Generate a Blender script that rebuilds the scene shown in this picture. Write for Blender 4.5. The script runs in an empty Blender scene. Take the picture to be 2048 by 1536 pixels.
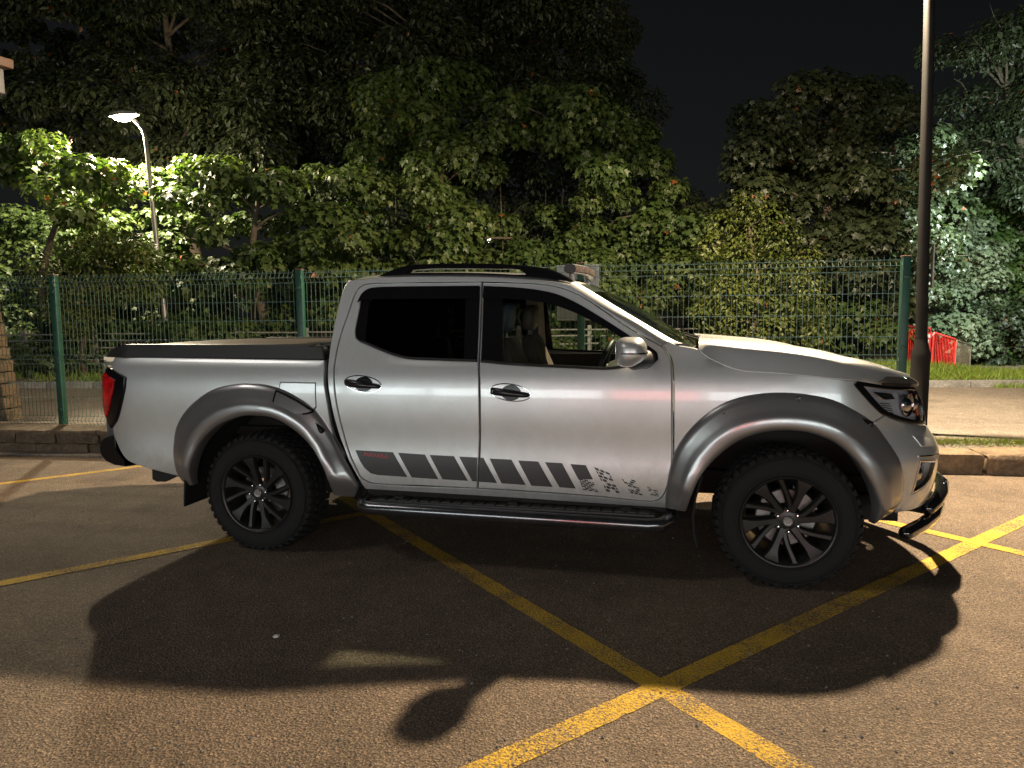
import bpy, bmesh, math, random
import numpy as np
from mathutils import Vector, Matrix
from mathutils.geometry import delaunay_2d_cdt

R = math.radians
SC = bpy.context.scene
COL = SC.collection
rnd = random.Random(11)
nrg = np.random.default_rng(5)

# ------------------------------------------------------------------ camera
cam_d = bpy.data.cameras.new('camera')
cam_d.lens = 36.0 * 1397.6 / 2048.0
cam_d.sensor_width = 36.0
cam_d.clip_start = 0.05
cam_d.clip_end = 1200.0
cam = bpy.data.objects.new('camera', cam_d)
COL.objects.link(cam)


def cam_axes(yaw, pitch, roll):
    f = Vector((math.sin(yaw) * math.cos(pitch), math.cos(yaw) * math.cos(pitch), -math.sin(pitch)))
    r = Vector((math.cos(yaw), -math.sin(yaw), 0))
    u = r.cross(f)
    return r * math.cos(roll) + u * math.sin(roll), u * math.cos(roll) - r * math.sin(roll), f


_r, _u, _f = cam_axes(-0.2283, 0.0945, -0.0093)
cam.matrix_world = Matrix(((_r.x, _u.x, -_f.x, 2.5506), (_r.y, _u.y, -_f.y, -3.8092), (_r.z, _u.z, -_f.z, 1.4575), (0, 0, 0, 1)))
SC.camera = cam

# ------------------------------------------------------------------ night sky, added foliage fill, exposure
world = bpy.data.worlds.new('World')
SC.world = world
world.use_nodes = True
wn = world.node_tree.nodes
wl = world.node_tree.links
wn.clear()
w_out = wn.new('ShaderNodeOutputWorld')
w_bg = wn.new('ShaderNodeBackground')
w_sky = wn.new('ShaderNodeTexSky')
w_sky.sky_type = 'NISHITA'
w_sky.sun_disc = False
w_sky.sun_elevation = R(12)
w_sky.sun_rotation = R(160)
w_hs = wn.new('ShaderNodeHueSaturation')
w_hs.inputs['Saturation'].default_value = 0.22
wl.new(w_sky.outputs[0], w_hs.inputs['Color'])
wl.new(w_hs.outputs[0], w_bg.inputs['Color'])
w_bg.inputs['Strength'].default_value = 0.0017
wl.new(w_bg.outputs[0], w_out.inputs['Surface'])

fill_sun_d = bpy.data.lights.new('canopy_fill', 'SUN')  # added sun lamp without a real source, faintly lifts the upper foliage
fill_sun_d.energy = 0.30
fill_sun_d.angle = R(10)
fill_sun_d.color = (1.0, 0.95, 0.88)
fill_sun = bpy.data.objects.new('canopy_fill', fill_sun_d)
COL.objects.link(fill_sun)
fill_sun.rotation_euler = (R(40), 0, R(-60))

L1_POWER = 6200.0      # tall lamp at the right of the truck
L2_POWER = 3300.0      # lamp behind the road, in view
L3_POWER = 7500.0      # cool lamp beyond the right edge
SHOP_GLOW = 8.0       # lit shop front across the car park, behind the camera

vs = SC.view_settings
vs.view_transform = 'Standard'
vs.look = 'None'
vs.exposure = 0.0
vs.gamma = 1.0
vs.use_curve_mapping = False
SC.render.film_transparent = False
SC.cycles.use_denoising = True
SC.cycles.max_bounces = 6
SC.cycles.diffuse_bounces = 2
SC.cycles.glossy_bounces = 3
SC.cycles.transmission_bounces = 4
SC.cycles.transparent_max_bounces = 16
SC.cycles.sample_clamp_indirect = 4.0

# ------------------------------------------------------------------ materials
MATS = {}


def new_mat(name):
    m = bpy.data.materials.new(name)
    m.use_nodes = True
    nt = m.node_tree
    b = nt.nodes['Principled BSDF']
    MATS[name] = m
    return m, nt, b


def setp(b, col=None, rough=None, metal=None, **kw):
    if col is not None:
        b.inputs['Base Color'].default_value = (*col, 1)
    if rough is not None:
        b.inputs['Roughness'].default_value = rough
    if metal is not None:
        b.inputs['Metallic'].default_value = metal
    for k, v in kw.items():
        b.inputs[k.replace('_', ' ')].default_value = v


def texco(nt, kind='Object'):
    return nt.nodes.new('ShaderNodeTexCoord').outputs[kind]


def noise(nt, co, scale, detail=4, rough=.55, dist=0.0):
    n = nt.nodes.new('ShaderNodeTexNoise')
    n.inputs['Scale'].default_value = scale
    n.inputs['Detail'].default_value = detail
    n.inputs['Roughness'].default_value = rough
    n.inputs['Distortion'].default_value = dist
    nt.links.new(co, n.inputs['Vector'])
    return n


def ramp(nt, src, stops):
    r = nt.nodes.new('ShaderNodeValToRGB')
    el = r.color_ramp.elements
    while len(el) < len(stops):
        el.new(.5)
    for e, (p, c) in zip(el, stops):
        e.position = p
        e.color = (*c, 1) if len(c) == 3 else c
    nt.links.new(src, r.inputs['Fac'])
    return r


def mixc(nt, fac, a, b, mode='MIX'):
    n = nt.nodes.new('ShaderNodeMix')
    n.data_type = 'RGBA'
    n.blend_type = mode
    for sock, v in ((n.inputs[0], fac), (n.inputs[6], a), (n.inputs[7], b)):
        if hasattr(v, 'is_linked') or hasattr(v, 'links'):
            nt.links.new(v, sock)
        elif isinstance(v, (tuple, list)):
            sock.default_value = (*v, 1)
        else:
            sock.default_value = v
    return n.outputs[2]


def bump(nt, b, src, dist=.01, strength=1.0):
    n = nt.nodes.new('ShaderNodeBump')
    n.inputs['Distance'].default_value = dist
    n.inputs['Strength'].default_value = strength
    nt.links.new(src, n.inputs['Height'])
    nt.links.new(n.outputs[0], b.inputs['Normal'])
    return n


def simple(name, col, rough=.5, metal=0., var=.12, scale=14., **kw):
    m, nt, b = new_mat(name)
    setp(b, col, rough, metal, **kw)
    if var:
        n = noise(nt, texco(nt), scale, 5)
        lo = tuple(c * (1 - var) for c in col)
        hi = tuple(min(1, c * (1 + var)) for c in col)
        r = ramp(nt, n.outputs['Fac'], [(.3, lo), (.7, hi)])
        nt.links.new(r.outputs[0], b.inputs['Base Color'])
        mr = nt.nodes.new('ShaderNodeMapRange')
        mr.inputs['To Min'].default_value = max(0, rough - .06)
        mr.inputs['To Max'].default_value = min(1, rough + .08)
        nt.links.new(n.outputs['Fac'], mr.inputs['Value'])
        nt.links.new(mr.outputs[0], b.inputs['Roughness'])
    return m


def asphalt(name, base, paint=None):
    m, nt, b = new_mat(name)
    co = texco(nt)
    vor = nt.nodes.new('ShaderNodeTexVoronoi')
    vor.inputs['Scale'].default_value = 95
    nt.links.new(co, vor.inputs['Vector'])
    fine = noise(nt, co, 125, 3, .75)
    patch = noise(nt, co, .55, 6, .6)
    mid = noise(nt, co, 5.0, 5, .6)
    d = tuple(c * .35 for c in base)
    h = tuple(min(1, c * 1.9) for c in base)
    c1 = ramp(nt, fine.outputs['Fac'], [(.38, d), (.5, base), (.63, h)]).outputs[0]
    st = ramp(nt, vor.outputs['Color'], [(0, (.55, .52, .5)), (.6, (.95, .95, .95)), (1, (1.7, 1.6, 1.45))]).outputs[0]
    c1 = mixc(nt, .75, c1, st, 'MULTIPLY')
    pr = ramp(nt, patch.outputs['Fac'], [(.3, (.68, .67, .66)), (.5, (1, .98, .96)), (.7, (1.2, 1.17, 1.12))]).outputs[0]
    c1 = mixc(nt, 1.0, c1, pr, 'MULTIPLY')
    mr = ramp(nt, mid.outputs['Fac'], [(.3, (.82, .82, .82)), (.7, (1.12, 1.12, 1.12))]).outputs[0]
    c1 = mixc(nt, 1.0, c1, mr, 'MULTIPLY')
    # old oil stains and scuffed patches
    oil = nt.nodes.new('ShaderNodeTexVoronoi')
    oil.inputs['Scale'].default_value = .62
    wob = noise(nt, co, 3.0, 4, .6)
    wv = nt.nodes.new('ShaderNodeVectorMath')
    wv.operation = 'MULTIPLY_ADD'
    wv.inputs[1].default_value = (.5, .5, .5)
    nt.links.new(wob.outputs['Color'], wv.inputs[0])
    nt.links.new(co, wv.inputs[2])
    nt.links.new(wv.outputs[0], oil.inputs['Vector'])
    c1 = mixc(nt, 1.0, c1, ramp(nt, oil.outputs['Distance'], [(.05, (.62, .61, .60)), (.17, (.97, .97, .97)), (.6, (1, 1, 1))]).outputs[0], 'MULTIPLY')
    # scattered pale chips
    chip = nt.nodes.new('ShaderNodeTexVoronoi')
    chip.inputs['Scale'].default_value = 9
    nt.links.new(co, chip.inputs['Vector'])
    ch = ramp(nt, chip.outputs['Distance'], [(.0, (1, 1, 1)), (.028, (1, 1, 1)), (.04, (0, 0, 0))]).outputs[0]
    c1 = mixc(nt, ch, c1, (.32, .30, .27))
    rough = .86
    if paint:
        wear = noise(nt, co, 85, 4, .8)
        big = noise(nt, co, 3.5, 4, .6)
        add = nt.nodes.new('ShaderNodeMath')
        add.operation = 'ADD'
        nt.links.new(wear.outputs['Fac'], add.inputs[0])
        sc = nt.nodes.new('ShaderNodeMath')
        sc.operation = 'MULTIPLY'
        sc.inputs[1].default_value = .5
        nt.links.new(big.outputs['Fac'], sc.inputs[0])
        nt.links.new(sc.outputs[0], add.inputs[1])
        wr = ramp(nt, add.outputs[0], [(.665, (0, 0, 0)), (.765, (1, 1, 1))]).outputs[0]
        pv = ramp(nt, mid.outputs['Fac'], [(.3, tuple(c * .8 for c in paint)), (.7, paint)]).outputs[0]
        c1 = mixc(nt, wr, c1, pv)
    nt.links.new(c1, b.inputs['Base Color'])
    setp(b, None, rough)
    b.inputs['Specular IOR Level'].default_value = .35
    hadd = nt.nodes.new('ShaderNodeMath')
    hadd.operation = 'ADD'
    nt.links.new(vor.outputs['Distance'], hadd.inputs[0])
    nt.links.new(fine.outputs['Fac'], hadd.inputs[1])
    bump(nt, b, hadd.outputs[0], .006, .9)
    return m


asphalt('asphalt', (.165, .128, .096))
asphalt('yellow_paint', (.165, .128, .096), (.70, .44, .045))
asphalt('road_asphalt', (.185, .165, .142))
asphalt('concrete_edging', (.215, .19, .165))


def stone_mat(name, cols, scale=7):
    m, nt, b = new_mat(name)
    co = texco(nt)
    oi = nt.nodes.new('ShaderNodeObjectInfo')
    mp = nt.nodes.new('ShaderNodeVectorMath')
    mp.operation = 'ADD'
    nt.links.new(co, mp.inputs[0])
    cmb = nt.nodes.new('ShaderNodeCombineXYZ')
    mul = nt.nodes.new('ShaderNodeMath')
    mul.operation = 'MULTIPLY'
    mul.inputs[1].default_value = 37
    nt.links.new(oi.outputs['Random'], mul.inputs[0])
    nt.links.new(mul.outputs[0], cmb.inputs[0])
    nt.links.new(cmb.outputs[0], mp.inputs[1])
    n = noise(nt, mp.outputs[0], scale, 8, .65, .6)
    n2 = noise(nt, mp.outputs[0], scale * 6, 6, .7)
    c = ramp(nt, n.outputs['Fac'], [(.28, cols[0]), (.5, cols[1]), (.72, cols[2])]).outputs[0]
    g = ramp(nt, n2.outputs['Fac'], [(.3, (.55, .55, .55)), (.7, (1.2, 1.2, 1.2))]).outputs[0]
    nt.links.new(mixc(nt, 1, c, g, 'MULTIPLY'), b.inputs['Base Color'])
    setp(b, None, .9)
    s = nt.nodes.new('ShaderNodeMath')
    s.operation = 'ADD'
    nt.links.new(n.outputs['Fac'], s.inputs[0])
    nt.links.new(n2.outputs['Fac'], s.inputs[1])
    bump(nt, b, s.outputs[0], .03, .8)
    return m


stone_mat('sandstone', [(.06, .045, .028), (.15, .11, .066), (.24, .18, .11)])
stone_mat('kerb_stone', [(.07, .05, .035), (.19, .135, .085), (.33, .235, .14)], 5)
stone_mat('old_wall_stone', [(.05, .042, .03), (.12, .09, .06), (.20, .15, .10)], 6)
stone_mat('soil', [(.04, .03, .02), (.09, .065, .04), (.14, .10, .06)], 3)
stone_mat('mortar', [(.10, .09, .075), (.17, .15, .12), (.24, .21, .17)], 12)
stone_mat('grey_concrete', [(.17, .17, .17), (.27, .27, .26), (.36, .35, .33)], 5)
stone_mat('shop_brick', [(.18, .07, .045), (.26, .10, .06), (.32, .14, .09)], 4)


def paint_mat(name, col, metal=.62, rough=.38, coat=.85):
    m, nt, b = new_mat(name)
    co = texco(nt)
    fl = noise(nt, co, 900, 2, .5)
    c = ramp(nt, fl.outputs['Fac'], [(.35, tuple(x * .86 for x in col)), (.65, tuple(min(1, x * 1.12) for x in col))]).outputs[0]
    dirt = noise(nt, co, 2.3, 7, .65)
    dr = ramp(nt, dirt.outputs['Fac'], [(.35, (.88, .87, .85)), (.62, (1, 1, 1))]).outputs[0]
    # road grime on the lower panels
    sp = nt.nodes.new('ShaderNodeSeparateXYZ')
    nt.links.new(co, sp.inputs[0])
    low = nt.nodes.new('ShaderNodeMapRange')
    low.inputs['From Min'].default_value = .80
    low.inputs['From Max'].default_value = .40
    nt.links.new(sp.outputs['Z'], low.inputs['Value'])
    gn = noise(nt, co, 9, 8, .7, .8)
    gm = nt.nodes.new('ShaderNodeMath')
    gm.operation = 'MULTIPLY'
    nt.links.new(low.outputs[0], gm.inputs[0])
    nt.links.new(ramp(nt, gn.outputs['Fac'], [(.40, (0, 0, 0)), (.72, (.42, .42, .42))]).outputs[0], gm.inputs[1])
    cd = mixc(nt, gm.outputs[0], mixc(nt, 1, c, dr, 'MULTIPLY'), (.15, .12, .09))
    nt.links.new(cd, b.inputs['Base Color'])
    mm = nt.nodes.new('ShaderNodeMath')
    mm.operation = 'MULTIPLY_ADD'
    mm.inputs[1].default_value = -metal
    mm.inputs[2].default_value = metal
    nt.links.new(gm.outputs[0], mm.inputs[0])
    nt.links.new(mm.outputs[0], b.inputs['Metallic'])
    setp(b, None, rough)
    mr = nt.nodes.new('ShaderNodeMapRange')
    mr.inputs['To Min'].default_value = rough + .07
    mr.inputs['To Max'].default_value = rough - .05
    nt.links.new(dirt.outputs['Fac'], mr.inputs['Value'])
    nt.links.new(mr.outputs[0], b.inputs['Roughness'])
    b.inputs['Coat Weight'].default_value = coat
    b.inputs['Coat Roughness'].default_value = .055
    orange = noise(nt, co, 6, 2, .4)
    bump(nt, b, orange.outputs['Fac'], .004, .25)
    return m


paint_mat('silver_paint', (.60, .625, .63))
paint_mat('flare_paint', (.30, .30, .305), .75, .30)
simple('black_plastic', (.009, .009, .009), .5, 0, .2)
simple('black_gloss', (.012, .012, .013), .12, 0, 0, Coat_Weight=.6)
simple('dark_trim', (.005, .005, .006), .22, 0, 0, Specular_IOR_Level=.3)
simple('decal_black', (.026, .026, .027), .42, 0, .1)
simple('decal_red', (.42, .012, .016), .4, 0, 0)
simple('rubber', (.006, .006, .006), .9, 0, .25, 40)
simple('wheel_black', (.030, .029, .028), .32, .6, .1)
simple('chrome', (.62, .62, .63), .12, 1, 0)
simple('bare_steel', (.30, .29, .28), .42, .9, .2)
simple('lamp_silver', (.62, .62, .64), .35, .35, .1)
simple('disc_steel', (.26, .25, .24), .5, .8, .25)
simple('black_tube', (.014, .014, .016), .1, .35, 0, Coat_Weight=1.0)
simple('step_tube', (.15, .15, .16), .2, .9, .1)
simple('handle_black', (.02, .02, .022), .25, .2, 0)
simple('cover_alloy', (.07, .06, .052), .45, .6, .15, 30)
simple('underbody', (.012, .011, .010), .85, 0, .3)
simple('seat_tan', (.085, .062, .046), .55, 0, .1)
simple('seat_blue', (.04, .055, .08), .5, 0, .1)
simple('cabin_dark', (.02, .02, .02), .6, 0, .15)
simple('cabin_beige', (.30, .23, .165), .7, 0, .1)
simple('headliner', (.05, .045, .04), .8, 0, .1)
simple('dash_grey', (.10, .095, .085), .55, 0, .15)
simple('fence_green', (.008, .058, .038), .42, .1, .2, 9)
simple('cap_brown', (.10, .05, .035), .6, 0, .2)
simple('wire_green', (.085, .15, .125), .35, .3, .2, 3)
simple('lamp_post_grey', (.22, .215, .21), .45, .5, .2, 4)
simple('post_dark', (.013, .0125, .012), .65, 0, .25, 5, Specular_IOR_Level=.2)
simple('galvanised', (.30, .30, .31), .5, .6, .3, 6)
simple('rail_grey', (.17, .165, .155), .6, .1, .3, 9)
simple('sign_grey', (.33, .33, .33), .5, .2, .12, 5)
simple('barrier_red', (.55, .025, .018), .42, 0, .2, 6)
simple('barrier_brown', (.11, .08, .05), .65, 0, .3, 8)
simple('white_plate', (.70, .66, .62), .5, 0, .08)
simple('bark', (.075, .06, .042), .9, 0, .35, 18)
simple('orange_brown', (.15, .085, .055), .6, 0, .15)
simple('box_grey', (.17, .165, .17), .5, 0, .15)
simple('paper', (.62, .60, .57), .7, 0, .1)
simple('shop_frame', (.30, .30, .31), .4, .4, 0)
simple('white_render', (.62, .61, .58), .8, 0, .1, 3)
simple('white_glow_lens', (.8, .8, .8), .4, 0, 0)
simple('led_pink', (.20, .15, .145), .25, .3, .3, 60)
simple('reflector', (.55, .55, .57), .18, 1, .0)
simple('amber', (.55, .12, .03), .3, 0, 0)


def glass_mat(name, tint, rough=.0, solid=0.0):
    m, nt, b = new_mat(name)
    nt.nodes.remove(b)
    out = nt.nodes['Material Output']
    tr = nt.nodes.new('ShaderNodeBsdfTransparent')
    tr.inputs['Color'].default_value = (*tint, 1)
    gl = nt.nodes.new('ShaderNodeBsdfGlossy')
    gl.inputs['Roughness'].default_value = rough
    lw = nt.nodes.new('ShaderNodeLayerWeight')
    lw.inputs['Blend'].default_value = .5
    pw = nt.nodes.new('ShaderNodeMath')
    pw.operation = 'POWER'
    pw.inputs[1].default_value = 5
    nt.links.new(lw.outputs['Facing'], pw.inputs[0])
    fr = nt.nodes.new('ShaderNodeMath')
    fr.operation = 'MULTIPLY_ADD'
    fr.inputs[1].default_value = .92
    fr.inputs[2].default_value = .045
    nt.links.new(pw.outputs[0], fr.inputs[0])
    mx = nt.nodes.new('ShaderNodeMixShader')
    nt.links.new(fr.outputs[0], mx.inputs[0])
    nt.links.new(tr.outputs[0], mx.inputs[1])
    nt.links.new(gl.outputs[0], mx.inputs[2])
    nt.links.new(mx.outputs[0], out.inputs['Surface'])
    return m


glass_mat('clear_glass', (.80, .85, .83))
glass_mat('screen_glass', (.50, .58, .54))
glass_mat('privacy_glass', (.085, .09, .09))
glass_mat('smoke_deflector', (.07, .07, .075))
glass_mat('lamp_glass', (.9, .92, .94))
m, nt, b = new_mat('red_lens')
setp(b, (.50, .006, .008), .12, 0)
b.inputs['Coat Weight'].default_value = .8
n = noise(nt, texco(nt), 26, 3)
nt.links.new(ramp(nt, n.outputs['Fac'], [(.35, (.30, .004, .006)), (.65, (.66, .012, .014))]).outputs[0], b.inputs['Base Color'])


def emit_mat(name, col, strength):
    m, nt, b = new_mat(name)
    setp(b, (.02, .02, .02), .3)
    b.inputs['Emission Color'].default_value = (*col, 1)
    b.inputs['Emission Strength'].default_value = strength
    if not name.startswith('shop'):
        m.cycles.emission_sampling = 'NONE'
    return m


emit_mat('lamp_lens_warm', (1.0, .84, .58), 60)
emit_mat('lamp_lens_tall', (1.0, .80, .52), 40)
emit_mat('lamp_lens_cool', (.72, 1.0, .88), 40)
emit_mat('far_light', (1.0, .95, .9), 9)
emit_mat('far_light_blue', (.35, .75, 1.0), 7)
emit_mat('far_light_orange', (1.0, .6, .35), 9)
emit_mat('shop_window_glow', (.90, 1.0, .99), SHOP_GLOW)
emit_mat('shop_red_glow', (1.0, .13, .12), SHOP_GLOW * .8)


def leaf_mat(name, lo, mid, hi, autumn=.5):
    m, nt, b = new_mat(name)
    out = nt.nodes['Material Output']
    at = nt.nodes.new('ShaderNodeAttribute')
    at.attribute_name = 'tint'
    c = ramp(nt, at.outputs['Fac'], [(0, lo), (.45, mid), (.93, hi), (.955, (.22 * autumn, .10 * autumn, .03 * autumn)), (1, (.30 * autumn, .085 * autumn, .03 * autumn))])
    cc = c.outputs[0]
    nt.links.new(cc, b.inputs['Base Color'])
    setp(b, None, .46)
    b.inputs['Specular IOR Level'].default_value = .45
    tl = nt.nodes.new('ShaderNodeBsdfTranslucent')
    nt.links.new(mixc(nt, 1, cc, (1.1, 1.25, .5), 'MULTIPLY'), tl.inputs['Color'])
    mx = nt.nodes.new('ShaderNodeMixShader')
    mx.inputs[0].default_value = .3
    nt.links.new(b.outputs[0], mx.inputs[1])
    nt.links.new(tl.outputs[0], mx.inputs[2])
    nt.links.new(mx.outputs[0], out.inputs['Surface'])
    return m


leaf_mat('sycamore_leaf', (.022, .043, .010), (.052, .086, .021), (.104, .132, .038), 1.0)
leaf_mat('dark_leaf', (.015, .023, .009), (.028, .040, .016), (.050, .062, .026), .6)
leaf_mat('lamp_pale_leaf', (.07, .09, .05), (.12, .15, .085), (.20, .24, .15), .8)  # leaf colour lightened to stand in for the cool lamp's light
leaf_mat('hawthorn_leaf', (.035, .055, .009), (.066, .090, .015), (.11, .125, .025), .7)
leaf_mat('grass_blade', (.10, .17, .02), (.17, .28, .035), (.26, .34, .07), .9)
leaf_mat('moss', (.05, .085, .006), (.10, .145, .010), (.17, .19, .02), .8)

# ------------------------------------------------------------------ helpers
def mesh_obj(name, verts, faces, mat, parent=None, smooth=True, angle=32):
    me = bpy.data.meshes.new(name)
    me.from_pydata([tuple(v) for v in verts], [], [tuple(f) for f in faces])
    me.validate(clean_customdata=False)
    if smooth:
        me.polygons.foreach_set('use_smooth', [True] * len(me.polygons))
        me.set_sharp_from_angle(angle=R(angle))
    me.materials.append(MATS[mat])
    me.update()
    o = bpy.data.objects.new(name, me)
    COL.objects.link(o)
    put(o, parent)
    return o


def put(o, parent):
    if parent is not None:
        o.parent = parent
        if parent.type == 'EMPTY':
            o.matrix_parent_inverse = Matrix.Translation(-parent.location)


def tag(o, label=None, cat=None, group=None, kind=None):
    if label:
        o['label'] = label
    if cat:
        o['category'] = cat
    if group:
        o['group'] = group
    if kind:
        o['kind'] = kind
    return o


def thing(name, loc, label, cat, group=None):
    e = bpy.data.objects.new(name, None)
    e.empty_display_size = .2
    e.location = loc
    COL.objects.link(e)
    return tag(e, label, cat, group)


class MB:
    def __init__(s):
        s.v = []
        s.f = []

    def add(s, v, f):
        o = len(s.v)
        s.v += [tuple(p) for p in v]
        s.f += [tuple(i + o for i in q) for q in f]
        return s

    def box(s, c, d, rot=None, bev=0.0):
        hx, hy, hz = d[0] / 2, d[1] / 2, d[2] / 2
        if bev > 0:
            bm = bmesh.new()
            bmesh.ops.create_cube(bm, size=1)
            for v in bm.verts:
                v.co = Vector((v.co.x * d[0], v.co.y * d[1], v.co.z * d[2]))
            bmesh.ops.bevel(bm, geom=list(bm.edges), offset=bev, segments=2, affect='EDGES', profile=.5)
            vs_ = [v.co.copy() for v in bm.verts]
            bm.verts.index_update()
            fs_ = [[v.index for v in f.verts] for f in bm.faces]
            bm.free()
        else:
            vs_ = [Vector((x, y, z)) for x in (-hx, hx) for y in (-hy, hy) for z in (-hz, hz)]
            fs_ = [(0, 1, 3, 2), (4, 6, 7, 5), (0, 4, 5, 1), (2, 3, 7, 6), (0, 2, 6, 4), (1, 5, 7, 3)]
        M = rot if rot is not None else Matrix.Identity(3)
        c = Vector(c)
        return s.add([M @ v + c for v in vs_], fs_)

    def tube(s, path, rad, n=12, caps=True, round_caps=False):
        P = [Vector(p) for p in path]
        if not hasattr(rad, '__len__'):
            rad = [rad] * len(P)
        rad = list(rad)
        if round_caps:
            d0 = (P[0] - P[1]).normalized()
            d1 = (P[-1] - P[-2]).normalized()
            pre = [(P[0] + d0 * rad[0] * math.sin(a), rad[0] * math.cos(a)) for a in (1.45, 1.1, .75, .4)]
            post = [(P[-1] + d1 * rad[-1] * math.sin(a), rad[-1] * math.cos(a)) for a in (.4, .75, 1.1, 1.45)]
            P = [p for p, _ in pre] + P + [p for p, _ in post]
            rad = [q for _, q in pre] + rad + [q for _, q in post]
        rings = []
        up = Vector((0, 0, 1))
        t0 = (P[1] - P[0]).normalized()
        if abs(t0.dot(up)) > .9:
            up = Vector((1, 0, 0))
        a = t0.cross(up).normalized()
        vs_, fs_ = [], []
        for i, p in enumerate(P):
            t = (P[min(i + 1, len(P) - 1)] - P[max(i - 1, 0)]).normalized()
            a = (a - t * a.dot(t)).normalized()
            b_ = t.cross(a)
            for k in range(n):
                q = 2 * math.pi * k / n
                vs_.append(p + (a * math.cos(q) + b_ * math.sin(q)) * rad[i])
        for i in range(len(P) - 1):
            for k in range(n):
                k2 = (k + 1) % n
                fs_.append((i * n + k, i * n + k2, (i + 1) * n + k2, (i + 1) * n + k))
        if caps:
            fs_.append(tuple(range(n))[::-1])
            fs_.append(tuple((len(P) - 1) * n + k for k in range(n)))
        return s.add(vs_, fs_)

    def lathe(s, prof, n=48, axis='Y', c=(0, 0, 0), close=False, a0=0.0, a1=2 * math.pi):
        full = abs(a1 - a0 - 2 * math.pi) < 1e-6
        m = n if full else n + 1
        vs_, fs_ = [], []
        for k in range(m):
            q = a0 + (a1 - a0) * k / n
            for r_, h in prof:
                x, z = r_ * math.cos(q), r_ * math.sin(q)
                if axis == 'Y':
                    vs_.append((c[0] + x, c[1] + h, c[2] + z))
                elif axis == 'Z':
                    vs_.append((c[0] + x, c[1] + z, c[2] + h))
                else:
                    vs_.append((c[0] + h, c[1] + x, c[2] + z))
        L = len(prof)
        for k in range(n):
            k2 = (k + 1) % m
            for j in range(L - 1 + (1 if close else 0)):
                j2 = (j + 1) % L
                fs_.append((k * L + j, k * L + j2, k2 * L + j2, k2 * L + j))
        return s.add(vs_, fs_)

    def grid(s, rows, flip=False):
        n = len(rows[0])
        vs_ = [p for r_ in rows for p in r_]
        fs_ = []
        for i in range(len(rows) - 1):
            for j in range(n - 1):
                q = (i * n + j, i * n + j + 1, (i + 1) * n + j + 1, (i + 1) * n + j)
                fs_.append(q[::-1] if flip else q)
        return s.add(vs_, fs_)

    def prism(s, poly, ext, to3=None):
        """closed polygon (2D) swept by ext; to3 maps (u, v, w) -> xyz"""
        n = len(poly)
        vs_ = [to3(u, v, ext[0]) for u, v in poly] + [to3(u, v, ext[1]) for u, v in poly]
        fs_ = [tuple(range(n)), tuple(range(2 * n - 1, n - 1, -1))]
        for i in range(n):
            j = (i + 1) % n
            fs_.append((i, i + n, j + n, j))
        return s.add(vs_, fs_)

    def build(s, name, mat, parent=None, smooth=True, angle=32):
        return mesh_obj(name, s.v, s.f, mat, parent, smooth, angle)


def fix_normals(o):
    bm = bmesh.new()
    bm.from_mesh(o.data)
    bmesh.ops.recalc_face_normals(bm, faces=list(bm.faces))
    bm.to_mesh(o.data)
    bm.free()
    return o


def copy_tree(o, parent=None):
    c = o.copy()
    COL.objects.link(c)
    if parent is not None:
        c.parent = parent
    for ch in list(o.children):
        copy_tree(ch, c)
    return c


def catmull(P, closed, h):
    """piecewise Catmull-Rom through 2D points; sharp corners stay sharp"""
    P = [np.array(p, float) for p in P]
    n = len(P)
    corner = [False] * n
    for i in range(n):
        if not closed and i in (0, n - 1):
            corner[i] = True
            continue
        a = P[i] - P[i - 1]
        b_ = P[(i + 1) % n] - P[i]
        ca = np.dot(a, b_) / (np.linalg.norm(a) * np.linalg.norm(b_) + 1e-12)
        if ca < math.cos(R(42)):
            corner[i] = True
    out = []
    for i in range(n if closed else n - 1):
        p1, p2 = P[i], P[(i + 1) % n]
        L = np.linalg.norm(p2 - p1)
        p0 = P[i - 1] if not corner[i] else p1 - (p2 - p1)
        p3 = P[(i + 2) % n] if not corner[(i + 1) % n] else p2 + (p2 - p1)
        m1 = (p2 - p0) / (L + np.linalg.norm(p1 - p0)) * L
        m2 = (p3 - p1) / (L + np.linalg.norm(p3 - p2)) * L
        k = max(1, int(math.ceil(L / h)))
        for j in range(k):
            t = j / k
            out.append((2 * t**3 - 3 * t**2 + 1) * p1 + (t**3 - 2 * t**2 + t) * m1 + (3 * t**2 - 2 * t**3) * p2 + (t**3 - t**2) * m2)
    if not closed:
        out.append(P[-1])
    return np.array(out)


def area2(p):
    x, y = p[:, 0], p[:, 1]
    return .5 * float(np.sum(x * np.roll(y, -1) - y * np.roll(x, -1)))


def offset_poly(p, d):
    """positive d moves a CCW polygon inward"""
    a = p - np.roll(p, 1, 0)
    b_ = np.roll(p, -1, 0) - p
    na = np.stack([-a[:, 1], a[:, 0]], 1)
    nb = np.stack([-b_[:, 1], b_[:, 0]], 1)
    na /= np.linalg.norm(na, axis=1)[:, None] + 1e-12
    nb /= np.linalg.norm(nb, axis=1)[:, None] + 1e-12
    m = na + nb
    l = np.linalg.norm(m, axis=1)[:, None]
    m = m / (l + 1e-9)
    k = 1 / np.clip((m * na).sum(1), .5, 1)
    return p + m * (d * k)[:, None]


def in_poly(pts, poly):
    x, y = pts[:, 0], pts[:, 1]
    c = np.zeros(len(pts), bool)
    n = len(poly)
    for i in range(n):
        x1, y1 = poly[i]
        x2, y2 = poly[i - 1]
        if y1 == y2:
            continue
        hit = ((y1 > y) != (y2 > y)) & (x < (x2 - x1) * (y - y1) / (y2 - y1) + x1)
        c ^= hit
    return c

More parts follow.
